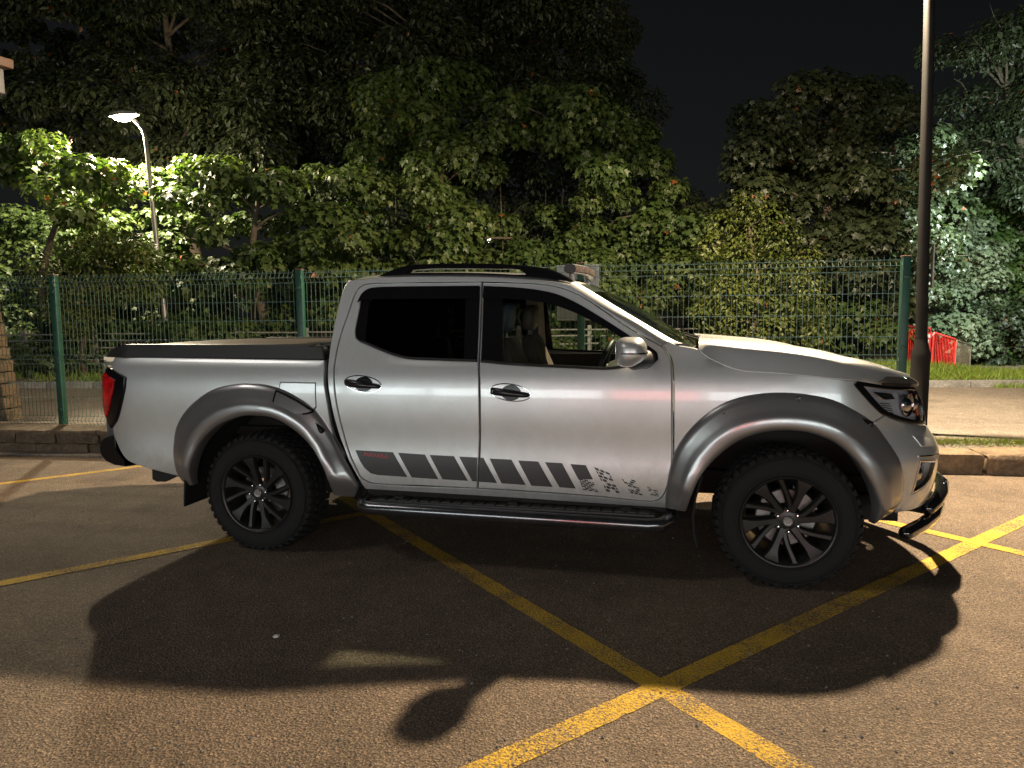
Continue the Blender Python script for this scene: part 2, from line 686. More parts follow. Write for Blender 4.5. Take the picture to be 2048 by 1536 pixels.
# ------------------------------------------------------------------ truck body surface
def pchip(xs, ys):
    xs = np.array(xs, float)
    ys = np.array(ys, float)
    h = np.diff(xs)
    d = np.diff(ys) / h
    m = np.zeros(len(xs))
    m[0], m[-1] = d[0], d[-1]
    for i in range(1, len(xs) - 1):
        if d[i - 1] * d[i] > 0:
            w1, w2 = 2 * h[i] + h[i - 1], h[i] + 2 * h[i - 1]
            m[i] = (w1 + w2) / (w1 / d[i - 1] + w2 / d[i])

    def f(x):
        x = np.clip(x, xs[0], xs[-1])
        i = np.clip(np.searchsorted(xs, x) - 1, 0, len(h) - 1)
        t = (x - xs[i]) / h[i]
        return (2 * t**3 - 3 * t**2 + 1) * ys[i] + (t**3 - 2 * t**2 + t) * h[i] * m[i] + (3 * t**2 - 2 * t**3) * ys[i + 1] + (t**3 - t**2) * h[i] * m[i + 1]
    return f


side_prof = pchip([.25, .40, .46, .52, .60, .68, .76, .84, .92, 1.0, 1.06, 1.12, 1.17, 1.21, 1.26, 1.72, 1.85],
                  [.13, .075, .050, .042, .040, .045, .043, .036, .031, .030, .034, .045, .062, .080, .098, .235, .285])
nose_prof = pchip([.30, .36, .44, .50, .58, .66, .70, .75, .80, .85, .90, .95, 1.0, 1.05, 1.15, 1.3],
                  [.20, .10, .045, .025, .012, .004, 0, .018, .045, .075, .083, .092, .11, .135, .19, .28])
_pl = [(-1.215, .95), (-1.215, .60), (-1.21, .30), (-1.197, .17), (-1.175, .10), (-1.125, .046), (-1.04, .016), (-.92, .003), (-.75, 0), (3.25, 0), (3.42, .008),
       (3.54, .022), (3.65, .05), (3.76, .1), (3.87, .185), (3.955, .29), (4.02, .43), (4.06, .62), (4.075, .80), (4.08, .95)]
_px = np.array([p[0] for p in _pl])
_py = np.array([p[1] for p in _pl])
_c = np.concatenate([[0], np.cumsum(np.hypot(np.diff(_px), np.diff(_py)))])
_cc = np.linspace(0, _c[-1], 3000)
PX = pchip(_c, _px)(_cc)
PY = pchip(_c, _py)(_cc)


def _sm(a):
    return np.convolve(np.concatenate([np.full(20, a[0]), a, np.full(20, a[-1])]), np.ones(41) / 41, 'valid')


_a, _b = _sm(PX), _sm(PY)
PX[60:-60] = _a[60:-60]
PY[60:-60] = _b[60:-60]
PS = np.concatenate([[0], np.cumsum(np.hypot(np.diff(PX), np.diff(PY)))])
_i = int(np.argmin(abs(PX - 1.0)))
PS = PS - PS[_i] + PX[_i]
S_MID = float(PS[-1])
YC = .95


def surf(s, z, inset=0.0):
    """unrolled side of the truck: s along the body, z up -> world points"""
    s = np.asarray(s, float)
    z = np.asarray(z, float)
    x, y = np.interp(s, PS, PX), np.interp(s, PS, PY)
    e = .01
    tx = np.interp(s + e, PS, PX) - np.interp(s - e, PS, PX)
    ty = np.interp(s + e, PS, PY) - np.interp(s - e, PS, PY)
    l = np.hypot(tx, ty)
    nx, ny = -ty / l, tx / l
    t = np.clip((s - 3.35) / .5, 0, 1)
    w = t * t * (3 - 2 * t)
    i = (1 - w) * side_prof(z) + w * (.03 + nose_prof(z)) + inset
    return np.stack([x + nx * i, y + ny * i, z + 0 * x], -1)


def panel(name, outline, mat, parent=None, holes=(), inset=0.0, thick=.02, grid=.05, lip=.004, curved=True, fn=None):
    fn = fn or surf
    loops = []
    for k, L in enumerate([outline] + list(holes)):
        p = catmull(L, True, grid * .5) if curved else catmull_lin(L, grid * .5)
        a = area2(p)
        if (k == 0) != (a > 0):
            p = p[::-1]
        loops.append(p)
    bnd = [offset_poly(p, lip) for p in loops]
    allb = np.concatenate(bnd)
    lo, hi = allb.min(0), allb.max(0)
    gx = np.arange(lo[0], hi[0], grid)
    gz = np.arange(lo[1], hi[1], grid)
    G = np.array([(x + (.5 * grid if j % 2 else 0), z) for j, z in enumerate(gz) for x in gx])
    if len(G):
        ok = in_poly(G, bnd[0])
        for hbd in bnd[1:]:
            ok &= ~in_poly(G, hbd)
        G = G[ok]
    if len(G):
        d = np.min(np.linalg.norm(G[:, None, :] - allb[None, :, :], axis=2), axis=1)
        G = G[d > grid * .35]
    pts = np.concatenate([allb, G]) if len(G) else allb
    edges = []
    o = 0
    for p in bnd:
        n = len(p)
        edges += [(o + i, o + (i + 1) % n) for i in range(n)]
        o += n
    rv, re, rf, ov, oe, of = delaunay_2d_cdt([Vector(p) for p in pts], edges, [], 0, 1e-6)
    V2 = np.array([(v.x, v.y) for v in rv])
    m = {}
    for i, src in enumerate(ov):
        for q in src:
            m[q] = i
    T = np.array([tuple(f) for f in rf])
    cen = V2[T].mean(1)
    ok = in_poly(cen, bnd[0])
    for hbd in bnd[1:]:
        ok &= ~in_poly(cen, hbd)
    T = T[ok]
    e1 = V2[T[:, 1]] - V2[T[:, 0]]
    e2 = V2[T[:, 2]] - V2[T[:, 0]]
    cr = e1[:, 0] * e2[:, 1] - e1[:, 1] * e2[:, 0]
    T[cr < 0] = T[cr < 0][:, ::-1]
    V = [tuple(p) for p in fn(V2[:, 0], V2[:, 1], inset)]
    F = [tuple(t) for t in T]
    o = 0
    for p, b_ in zip(loops, bnd):
        n = len(p)
        r1 = len(V)
        V += [tuple(q) for q in fn(p[:, 0], p[:, 1], inset + lip)]
        r2 = len(V)
        V += [tuple(q) for q in fn(p[:, 0], p[:, 1], inset + thick)]
        for i in range(n):
            j = (i + 1) % n
            a_, c_ = m[o + i], m[o + j]
            F.append((a_, r1 + i, r1 + j, c_))
            F.append((r1 + i, r2 + i, r2 + j, r1 + j))
        o += n
    return mesh_obj(name, V, F, mat, parent)


def catmull_lin(L, h):
    out = []
    P = [np.array(p, float) for p in L]
    for i in range(len(P)):
        a, c = P[i], P[(i + 1) % len(P)]
        k = max(1, int(math.ceil(np.linalg.norm(c - a) / h)))
        out += [a + (c - a) * j / k for j in range(k)]
    return np.array(out)


def mirror(o):
    c = copy_tree(o)
    c.parent = o.parent
    c.matrix_parent_inverse = o.matrix_parent_inverse.copy()
    c.location = (0, 2 * YC, 0)
    c.scale = (1, -1, 1)
    return c


TRUCK = thing('pickup_truck', (1.5, YC, 0), 'silver double cab pickup truck with black wheels and black striped doors', 'pickup truck')

CAB = [(.727, .426), (.689, .5), (.629, .615), (.571, .77), (.531, .967), (.509, 1.126), (.5, 1.238), (.503, 1.344), (.524, 1.506), (.555, 1.66), (.582, 1.691), (.657, 1.703),
       (.775, 1.712), (.968, 1.714), (1.34, 1.706), (1.61, 1.691), (1.784, 1.674), (1.958, 1.644), (2.044, 1.590), (2.137, 1.527), (2.325, 1.408), (2.483, 1.305), (2.51, 1.275), (2.538, 1.218),
       (2.547, 1.13), (2.55, .899), (2.552, .655), (2.54, .569), (2.529, .451), (2.52, .401), (2.153, .407), (1.572, .417)]
RDOOR = [(1.436, 1.667), (.877, 1.672), (.714, 1.669), (.657, 1.649), (.637, 1.621), (.624, 1.584), (.604, 1.505), (.569, 1.38), (.551, 1.275), (.549, 1.17), (.558, 1.082), (.573, .949),
         (.597, .814), (.629, .681), (.686, .551), (.716, .499), (.791, .469), (1.12, .469), (1.438, .469), (1.446, .548), (1.456, .751), (1.462, .966), (1.459, 1.092), (1.448, 1.208)]
FDOOR = [(1.445, 1.664), (1.549, 1.661), (1.747, 1.65), (1.88, 1.632), (2.01, 1.584), (2.138, 1.505), (2.264, 1.417), (2.388, 1.342), (2.478, 1.294), (2.504, 1.268), (2.530, 1.218), (2.539, 1.13),
         (2.542, .899), (2.544, .655), (2.532, .569), (2.506, .49), (2.483, .459), (2.442, .440), (2.135, .456), (1.642, .468), (1.447, .469), (1.455, .548), (1.465, .751), (1.471, .966),
         (1.468, 1.092), (1.457, 1.208)]
OPEN = [(1.44, 1.672), (.877, 1.677), (.71, 1.674), (.653, 1.653), (.632, 1.622), (.619, 1.585), (.599, 1.506), (.564, 1.381), (.546, 1.275), (.544, 1.17), (.553, 1.081), (.568, .948), (.592, .812),
        (.624, .679), (.681, .548), (.712, .495), (.79, .464), (1.44, .464), (2.135, .451), (2.442, .435), (2.486, .455), (2.510, .488), (2.534, .567), (2.5455, .655), (2.5445, .899), (2.5415, 1.13),
        (2.532, 1.219), (2.506, 1.269), (2.478, 1.2985), (2.39, 1.347), (2.267, 1.4215), (2.141, 1.510), (2.012, 1.589), (1.881, 1.637), (1.748, 1.655)]
RBLK = [(1.428, 1.644), (.879, 1.649), (.735, 1.644), (.696, 1.626), (.677, 1.602), (.668, 1.513), (.655, 1.407), (.655, 1.38), (.665, 1.344), (.701, 1.318), (.751, 1.3), (.918, 1.24), (1.014, 1.22), (1.153, 1.214), (1.442, 1.205)]
FBLK = [(1.450, 1.643), (1.701, 1.624), (1.876, 1.591), (2.006, 1.535), (2.139, 1.457), (2.255, 1.384), (2.325, 1.339), (2.424, 1.287), (2.46, 1.258), (2.467, 1.223), (2.45, 1.208), (2.331, 1.19), (2.21, 1.168), (1.979, 1.174), (1.641, 1.189), (1.463, 1.204)]
RGL = [(1.341, 1.60), (.93, 1.605), (.751, 1.60), (.731, 1.56), (.726, 1.422), (.727, 1.317), (.762, 1.302), (.917, 1.251), (1.013, 1.231), (1.151, 1.226), (1.355, 1.218)]
FGL = [(1.564, 1.60), (1.735, 1.587), (1.879, 1.557), (2.007, 1.50), (2.135, 1.424), (2.257, 1.345), (2.318, 1.301), (2.36, 1.272), (2.36, 1.21), (2.315, 1.201), (2.21, 1.181), (1.978, 1.185), (1.755, 1.195), (1.593, 1.202)]


def circ(cx, cz, r_, a0, a1, n=26):
    return [(cx + r_ * math.cos(R(a0 + (a1 - a0) * i / n)), cz + r_ * math.sin(R(a0 + (a1 - a0) * i / n))) for i in range(n + 1)]


# cab sides and roof
o = panel('cab_side', CAB, 'silver_paint', TRUCK, holes=[OPEN], thick=.05, grid=.06)
mirror(o)
edge = [(.555, 1.66), (.582, 1.691), (.657, 1.703), (.775, 1.712), (.968, 1.714), (1.15, 1.711), (1.34, 1.706), (1.61, 1.691), (1.784, 1.674), (1.90, 1.656), (1.958, 1.644), (2.0, 1.62)]
ec = catmull(edge, False, .06)
rows = []
for i, (x, z) in enumerate(ec):
    y0 = float(side_prof(z))
    crown = .056 if x < 1.8 else .056 - .026 * (x - 1.8) / .2
    row = []
    for j in range(25):
        t = j / 24
        q = 1 - abs(2 * t - 1)
        row.append((x + .03 * (1 - (1 - q)**2) * (1 if x > 1.7 else 0) * (x - 1.7) / .3, y0 + (2 * YC - 2 * y0) * t, z - .002 + crown * (1 - (1 - q)**3.2)))
    rows.append(row)
MB().grid(rows, flip=True).build('roof', 'silver_paint', TRUCK)

# windscreen pillars: strip between the side frame and the glass
pe = catmull([(1.958, 1.644), (2.044, 1.590), (2.137, 1.527), (2.325, 1.408), (2.483, 1.305), (2.56, 1.30)], False, .05)
ge = catmull([(2.0, 1.652), (2.10, 1.594), (2.2, 1.532), (2.40, 1.412), (2.555, 1.322), (2.63, 1.29)], False, .05)
n = 18


def resample(p, n):
    d = np.concatenate([[0], np.cumsum(np.linalg.norm(np.diff(p, axis=0), axis=1))])
    t = np.linspace(0, d[-1], n)
    return np.stack([np.interp(t, d, p[:, k]) for k in range(p.shape[1])], 1)


pe, ge = resample(pe, n), resample(ge, n)
rows = []
for i in range(n):
    f = i / (n - 1)
    y0 = float(side_prof(pe[i, 1]))
    y1 = .325 - .145 * f
    a = Vector((pe[i, 0], y0, pe[i, 1] - .001))
    c = Vector((ge[i, 0], y1, ge[i, 1]))
    mid = (a + c) / 2 + Vector((.004, -.008, .014))
    q1 = a.lerp(mid, .5) + Vector((0, -.004, .006))
    q2 = mid.lerp(c, .5) + Vector((0, -.002, .004))
    rows.append([a, q1, mid, q2, c, c + Vector((-.01, .01, -.03))])
o = MB().grid(rows, flip=True).build('windscreen_pillar', 'silver_paint', TRUCK)
mirror(o)
# windscreen and rear window
rows = []
for i in range(n):
    f = i / (n - 1)
    y1 = .325 - .145 * f - .006
    row = []
    for j in range(21):
        t = j / 20
        v = 1 - (2 * t - 1)**2
        row.append((ge[i, 0] - .004 + v * (.02 + .075 * min(1, f * 2.2)), y1 + (2 * YC - 2 * y1) * t, ge[i, 1] - .003 + v * (.024 * (1 - f))))
    rows.append(row)
ws = MB().grid(rows, flip=True).build('windscreen', 'screen_glass', TRUCK)
# added black strips along the glass edges, narrowing lamp light through the cab
brd = [[(r_[0][0] - .006, r_[0][1] + .004, r_[0][2] - .004)] + [(p_[0] - .006, p_[1], p_[2] - .004) for p_ in (r_[1], )] for r_ in rows]
for side_ in (0, 1):
    MB().grid([[(p_[0], p_[1] if side_ == 0 else 2 * YC - p_[1], p_[2]) for p_ in r_] for r_ in brd], flip=side_ == 0).build('light_stop_border', 'black_plastic', ws)
MB().grid([[(p_[0] - .007, p_[1], p_[2] - .005 - .0 * k_) for p_ in rows[k_]] for k_ in (0, 1, 2)], flip=True).build('light_stop_border', 'black_plastic', ws)
rows = []
for i in range(10):
    f = i / 9
    z = 1.70 - .50 * f
    x = .575 - .06 * math.sin(min(1, f * 1.3) * 1.5)
    y0 = float(side_prof(z)) + .005
    rows.append([(x - .02 * (1 - (2 * t - 1)**2), y0 + (2 * YC - 2 * y0) * t, z) for t in [j / 12 for j in range(13)]])
o = MB().grid(rows, flip=False).build('cab_back', 'silver_paint', TRUCK)
MB().grid([[(r_[j][0] - .004, r_[j][1], r_[j][2]) for j in range(2, 11)] for r_ in rows[2:8]]).build('rear_window', 'privacy_glass', o)

# doors: skin, black window surround, pane, deflector, handle, stripes
def brick_stripe(poly, name, parent, keep):
    """worn brick-pattern print: slanted bricks, more and more of them missing"""
    (ax, az), (bx, bz), (cx, cz), (dx, dz) = poly
    mb = MB()
    nr, nc = 7, 3

    def pt(u, f):
        lx, lz = ax + (dx - ax) * f, az + (dz - az) * f
        rx, rz = bx + (cx - bx) * f, bz + (cz - bz) * f
        return lx + (rx - lx) * u, lz + (rz - lz) * u - .010 * u

    for i in range(nr):
        off = .5 / nc if i % 2 else 0
        for k in range(-1, nc + 1):
            u0, u1 = max(0, k / nc + off), min(1, (k + 1) / nc + off)
            if u1 - u0 < .08 or rnd.random() > keep:
                continue
            g = .10 / nc
            q = [pt(u0 + g, (i + .86) / nr), pt(u1 - g, (i + .86) / nr), pt(u1 - g, (i + .10) / nr), pt(u0 + g, (i + .10) / nr)]
            mb.add([tuple(v) for v in surf([a_[0] for a_ in q], [a_[1] for a_ in q], -.0015)], [(0, 1, 2, 3)])
    return mb.build(name, 'decal_black', parent, False)


def handle(parent, sx, sz, key):
    w, h = .122, .051
    el = [(sx + w * math.cos(a), sz - .002 + h * math.sin(a) * (1 if math.sin(a) > 0 else 1) - .012 * math.cos(a)) for a in np.linspace(0, 2 * math.pi, 28, endpoint=False)]
    inn = [(sx + (w - .006) * math.cos(a), sz - .002 + (h - .006) * math.sin(a) - .012 * math.cos(a)) for a in np.linspace(0, 2 * math.pi, 28, endpoint=False)]
    panel('handle_surround', el, 'chrome', parent, holes=[inn], inset=-.004, thick=.01, grid=.02, lip=.0015)
    panel('handle_plate', inn, 'silver_paint', parent, inset=-.001, thick=.004, grid=.03, lip=.001)
    panel('handle_cup', [(sx + .005 + .058 * math.cos(a), sz - .003 + .045 * math.sin(a)) for a in np.linspace(0, 2 * math.pi, 20, endpoint=False)], 'dark_trim', parent, inset=-.0025, thick=.003, grid=.03, lip=.001)
    mb = MB()
    xs = [-.115, -.105, -.07, 0, .05, .085, .105, .116]
    rz = [.016, .021, .022, .020, .017, .015, .012, .005]
    ry = [.008, .012, .016, .020, .018, .014, .010, .005]
    oy = [-.006, -.012, -.024, -.034, -.030, -.020, -.012, -.006]
    rows_ = []
    for k in range(len(xs)):
        c = surf(sx + xs[k], sz - .004 - .012 * xs[k] / .12, oy[k])
        rows_.append([(c[0], c[1] + ry[k] * math.cos(a), c[2] + rz[k] * math.sin(a)) for a in np.linspace(0, 2 * math.pi, 15)])
    mb.grid(rows_)
    o_ = mb.build('handle', 'handle_black', parent)
    fix_normals(o_)
    if key:
        c = surf(sx - .092, sz + .006, -.024)
        MB().lathe([(.0, -.004), (.008, -.004), (.009, .002)], 14, 'Y', c).build('key_lock', 'chrome', parent)


def door(rear):
    out, blk, gl = (RDOOR, RBLK, RGL) if rear else (FDOOR, FBLK, FGL)
    d = panel('door', out, 'silver_paint', TRUCK, holes=[blk], thick=.03, grid=.05)
    panel('window_surround', [(x, z) for x, z in blk], 'dark_trim', d, holes=[gl], inset=.004, thick=.03, grid=.05, lip=.003)
    panel('window_pane', gl, 'privacy_glass' if rear else 'clear_glass', d, inset=.02, thick=.004, grid=.07, lip=.001)
    # black waist strip
    if rear:
        low = [(.70, 1.319), (.751, 1.301), (.918, 1.241), (1.014, 1.221), (1.153, 1.215), (1.442, 1.206)]
    else:
        low = [(1.463, 1.205), (1.641, 1.190), (1.979, 1.175), (2.21, 1.169), (2.331, 1.191)]
    lc = catmull(low, False, .06)
    band = [tuple(p) for p in lc] + [(p[0], p[1] + .014) for p in lc[::-1]]
    panel('waist_strip', band, 'black_plastic', d, inset=-.006, thick=.012, grid=.05, lip=.003, curved=False)
    # wind deflector along the top of the window
    if rear:
        dl = [(1.425, 1.648), (.879, 1.653), (.735, 1.648), (.694, 1.629), (.672, 1.602), (.655, 1.560), (.690, 1.574), (.74, 1.578), (1.425, 1.572)]
    else:
        dl = [(1.452, 1.647), (1.701, 1.628), (1.878, 1.595), (2.009, 1.538), (2.141, 1.460), (2.258, 1.387), (2.328, 1.342), (2.27, 1.352), (2.13, 1.42), (1.99, 1.487), (1.85, 1.535), (1.70, 1.560), (1.452, 1.572)]
    panel('wind_deflector', dl, 'dark_trim', d, inset=-.014, thick=.006, grid=.06, lip=.003)
    if rear:
        handle(d, .7435, 1.074, False)
        ST = [[(.677, .668), (.921, .664), (1.01, .517), (.82, .521), (.775, .530), (.735, .562), (.71, .60)], [(.953, .662), (1.123, .657), (1.205, .512), (1.037, .516)],
              [(1.152, .656), (1.303, .654), (1.387, .51), (1.23, .513)], [(1.334, .653), (1.4465, .651), (1.4395, .509), (1.413, .509)]]
    else:
        handle(d, 1.647, 1.037, True)
        ST = [[(1.456, .651), (1.482, .65), (1.562, .505), (1.4515, .508)], [(1.518, .648), (1.648, .646), (1.732, .501), (1.588, .505)],
              [(1.687, .643), (1.805, .641), (1.888, .497), (1.764, .499)], [(1.844, .639), (1.942, .637), (2.02, .494), (1.927, .497)],
              [(1.989, .634), (2.076, .631), (2.117, .552), (2.035, .548)]]
    for p in ST:
        panel('stripe', p, 'decal_black', d, inset=-.0012, thick=.0011, grid=.06, lip=.0002, curved=False)
    if not rear:
        brick_stripe([(2.035, .552), (2.117, .556), (2.152, .486), (2.058, .488)], 'broken_stripe', d, .80)
        brick_stripe([(2.119, .626), (2.21, .603), (2.27, .486), (2.192, .482)], 'broken_stripe', d, .78)
        brick_stripe([(2.264, .578), (2.352, .566), (2.395, .479), (2.325, .481)], 'broken_stripe', d, .58)
        brick_stripe([(2.413, .525), (2.473, .513), (2.483, .479), (2.432, .476)], 'broken_stripe', d, .45)
    else:
        # red lettering on the first stripe
        cu = bpy.data.curves.new('lettering', 'FONT')
        cu.body = 'NAVARA'
        cu.size = .034
        cu.extrude = .0004
        to = bpy.data.objects.new('lettering_tmp', cu)
        COL.objects.link(to)
        dg = bpy.context.evaluated_depsgraph_get()
        me = bpy.data.meshes.new_from_object(to.evaluated_get(dg))
        bpy.data.objects.remove(to)
        w_ = max(v.co.x for v in me.vertices)
        for v in me.vertices:
            s_, z_ = .735 + v.co.x / w_ * .155, .632 + v.co.y - .012 * v.co.x / w_ + .004
            v.co = Vector(surf(s_, z_, -.003 - v.co.z))
        me.materials.clear()
        me.materials.append(MATS['decal_red'])
        lo = bpy.data.objects.new('lettering', me)
        COL.objects.link(lo)
        put(lo, d)
    # inner trim of the door, seen through the glass
    tz = 1.20 if rear else 1.17
    tr = [(.70 if rear else 1.50, .55), (1.42 if rear else 2.40, .52), (1.42 if rear else 2.42, tz), (.80 if rear else 1.50, tz)]
    panel('door_trim', tr, 'cabin_dark', d, inset=.055, thick=.03, grid=.12, lip=.003, curved=False)
    return d


mirror(door(True))
mirror(door(False))

# load bed side with fuel flap
bed = [(-1.10, 1.224), (-.24, 1.216), (.471, 1.210), (.484, 1.152), (.488, 1.082), (.506, .967), (.530, .769), (.567, .687), (.60, .63), (.575, .46)] + circ(0, .37, .575, 9, 171) + \
      [(-.578, .452), (-.752, .487), (-.866, .513), (-.968, .548), (-1.044, .634), (-1.09, .70), (-1.107, .751), (-1.019, .82), (-.933, 1.009), (-.923, 1.093), (-.99, 1.118), (-1.09, 1.15), (-1.13, 1.185)]
FUEL = [(.199, 1.074), (.431, 1.072), (.432, .930), (.40, .905), (.336, .889), (.208, .899), (.165, .933), (.19, 1.035)]
o = panel('bed_side', bed, 'silver_paint', TRUCK, thick=.03, grid=.05)
panel('fuel_flap', FUEL, 'silver_paint', o, inset=-.003, thick=.008, grid=.05, lip=.002)
panel('fuel_flap_seam', [(x + .005 * (1 if x > .3 else -1), z + .005 * (1 if z > .98 else -1)) for x, z in FUEL], 'black_plastic', o, inset=-.0008, thick=.004, grid=.05, lip=.0004)
mirror(o)
rear_y = lambda z: float(side_prof(z))
# cab/bed gap filler and bed inner walls
MB().box((.495, YC, .85), (.05, 1.70, .72)).build('gap_panel', 'underbody', TRUCK, False)
rows = []
for z in np.linspace(.55, 1.222, 9):
    p = surf(np.linspace(-1.24, -1.24, 1), [z])[0]
    rows.append([(-1.205 + .02 * ((z - .9) / .35)**2, y, z) for y in np.linspace(.15, 1.75, 9)])
MB().grid(rows).build('tailgate', 'silver_paint', TRUCK)
ct = [(-1.05, 1.216), (-1.13, 1.185)]
rows = []
for s_ in np.linspace(-1.08, PS[60], 20):
    zz = np.array([1.224, 1.19, 1.15, 1.10, 1.0, .85, .74, .62])
    rows.append([tuple(surf(s_, z_, i_ * min(1, (-1.08 - s_) / .08) + .004)) for z_, i_ in zip(zz, (.075, .05, .02, .004, 0, 0, .01, .02))])
o = MB().grid(rows).build('bed_corner', 'silver_paint', TRUCK)
mirror(o)
# tail lights
TAIL = [(-1.20, 1.165), (-1.08, 1.150), (-1.0, 1.125), (-.923, 1.093), (-.933, 1.009), (-1.017, .82), (-1.107, .751), (-1.17, .80), (-1.22, .90), (-1.24, 1.0), (-1.235, 1.10)]
TLENS = [(-1.13, 1.125), (-1.0, 1.078), (-1.015, 1.01), (-1.075, .875), (-1.13, .825), (-1.18, .88), (-1.20, .98), (-1.185, 1.08)]
t = panel('tail_light', TAIL, 'dark_trim', TRUCK, inset=-.018, thick=.03, grid=.04, lip=.005)
panel('tail_lens', TLENS, 'red_lens', t, inset=-.028, thick=.02, grid=.04, lip=.006)
mirror(t)

# roller cover with ribs, side rails, end cap
mb = MB()
rows = []
x = -.93
k = 0
while x < .43:
    for dx, dz in ((0, -.003), (.003, .002), (.013, .004), (.024, .002), (.027, -.003)):
        rows.append([(x + dx, y, 1.292 + dz + .012 * (1 - ((y - YC) / .8)**2)) for y in (.17, .5, YC, 1.4, 1.73)])
    x += .03
mb.grid(rows, flip=True)
mb.build('roller_cover', 'cover_alloy', TRUCK, True, 20)
rl = [(-1.15, 1.228), (-1.10, 1.268), (-1.03, 1.294), (-.95, 1.303), (-.3, 1.301), (.30, 1.298), (.455, 1.296), (.468, 1.262), (.470, 1.212), (-.24, 1.217), (-1.15, 1.221)]


def flat_fn(y0):
    def f(s, z, inset):
        s, z = np.asarray(s, float), np.asarray(z, float)
        return np.stack([s, np.full_like(s, y0 + inset) + .25 * np.clip(-.98 - s, 0, 1) + .22 * np.clip(z - 1.262, 0, .1), z], -1)
    return f


o = panel('bed_rail', rl, 'black_plastic', TRUCK, inset=0, thick=.085, grid=.06, lip=.006, fn=flat_fn(.082))
mirror(o)
o = MB().box((-.30, .135, 1.297), (1.34, .09, .018), None, .004).build('cover_track', 'black_plastic', TRUCK)
mirror(o)
MB().box((.44, YC, 1.30), (.09, 1.55, .035), None, .01).build('cover_canister', 'black_plastic', TRUCK)
rows = []
for a in np.linspace(0, 1.5, 7):
    rows.append([(-.945 - .17 * math.sin(a), y, 1.226 + .075 * math.cos(a)) for y in np.linspace(.13, 1.77, 9)])
MB().grid(rows).build('tailgate_cap', 'black_plastic', TRUCK)
MB().box((-.25, YC, .9), (1.4, 1.5, .02)).build('bed_floor', 'underbody', TRUCK, False)

# front wing, bonnet
FEND = [(2.489, 1.301), (2.528, 1.320), (2.566, 1.302), (2.68, 1.278), (2.725, 1.238), (2.827, 1.189), (2.908, 1.166), (3.087, 1.155), (3.246, 1.141), (3.464, 1.119), (3.462, 1.097), (3.543, 1.013),
        (3.628, .945), (3.652, .937), (3.584, .910), (3.58, .80)] + circ(3.15, .37, .57, 44, 172) + [(2.58, .45), (2.553, .5), (2.557, .655), (2.555, .899), (2.552, 1.13), (2.543, 1.218), (2.515, 1.273)]
o = panel('front_wing', FEND, 'silver_paint', TRUCK, thick=.03, grid=.045)
mirror(o)
ze = pchip([2.68, 2.725, 2.827, 2.908, 3.087, 3.246, 3.467, 3.672, 3.85, 4.05, 4.3, 4.75], [1.280, 1.241, 1.192, 1.169, 1.158, 1.144, 1.122, 1.098, 1.086, 1.076, 1.07, 1.066])
zc = pchip([2.6, 2.72, 2.97, 3.16, 3.30, 3.43, 3.56, 3.70, 3.80, 3.9, 3.96], [1.326, 1.322, 1.303, 1.283, 1.26, 1.227, 1.185, 1.134, 1.105, 1.084, 1.072])
rows = []
ss = np.concatenate([np.linspace(2.68, 3.4, 28), np.linspace(3.42, S_MID - .01, 34)])
P34 = surf(3.4, float(ze(3.4)))[0]
for s_ in ss:
    p = Vector(surf(s_, float(ze(s_))))
    if s_ <= 3.4:
        xc = p.x + .03
    else:
        f = (s_ - 3.4) / (S_MID - 3.4)
        xc = P34 + .03 + (3.94 - P34 - .03) * f
    c = Vector((xc, YC, float(zc(xc))))
    row = [p + Vector((0, .012, -.02)), p]
    L = abs(c.y - p.y) + 1e-6
    for t in (.012, .025, .04, .055, .07, .085, .10, .115, .13, .15, .19, .26, .35, .46, .6, .75, .9, 1.0):
        wgt = 1 - (.16 * (1 - t)**4 + .84 * max(0, 1 - t / .07)**1.35)
        q = p.lerp(c, t)
        q.z = p.z + (c.z - p.z) * wgt + .012 * math.exp(-((t - .38) / .1)**2) * min(1, L / .6)
        row.append(q)
    rows.append(row)
o = MB().grid(rows, flip=True).build('bonnet', 'silver_paint', TRUCK, True, 50)
m2 = copy_tree(o)
m2.parent = o
m2.name = 'bonnet_half'
m2.matrix_parent_inverse = Matrix.Identity(4)
m2.location = (0, 2 * YC, 0)
m2.scale = (1, -1, 1)
bonnet = o
# dark stone deflector along the bonnet's leading edge
rows = []
for s_ in np.linspace(3.64, S_MID, 40):
    p = Vector(surf(s_, float(ze(s_))))
    q1 = Vector(surf(s_, float(ze(s_)), .07))
    q2 = Vector(surf(s_, float(ze(s_)), .15))
    out_ = Vector(surf(s_, float(ze(s_)), -.03))
    g = min(1, (s_ - 3.64) / .12)
    rows.append([out_ + Vector((0, 0, -.012)), out_ + Vector((0, 0, .004)), p + Vector((0, 0, .026 * g + .004)), q1 + Vector((0, 0, .030 + .034 * g)), q2 + Vector((0, 0, .048 + .028 * g)), q2 + Vector((0, 0, .02))])
o = MB().grid(rows, flip=True).build('bonnet_deflector', 'black_gloss', TRUCK, True, 45)
mirror(o)
# scuttle and wipers
MB().box((2.66, YC, 1.262), (.20, 1.5, .02), None, .006).build('scuttle', 'black_plastic', TRUCK)
for y in (.36, 1.05):
    mb = MB()
    mb.tube([(2.74, y, 1.275), (2.72, y + .03, 1.315), (2.68, y + .25, 1.318), (2.62, y + .5, 1.335)], [.016, .013, .009, .006], 8)
    mb.lathe([(0, .03), (.02, .028), (.026, .01), (.026, -.03)], 12, 'Z', (2.74, y, 1.285))
    mb.tube([(2.60, y + .05, 1.322), (2.59, y + .55, 1.345)], .006, 6)
    mb.build('wiper', 'black_plastic', TRUCK)

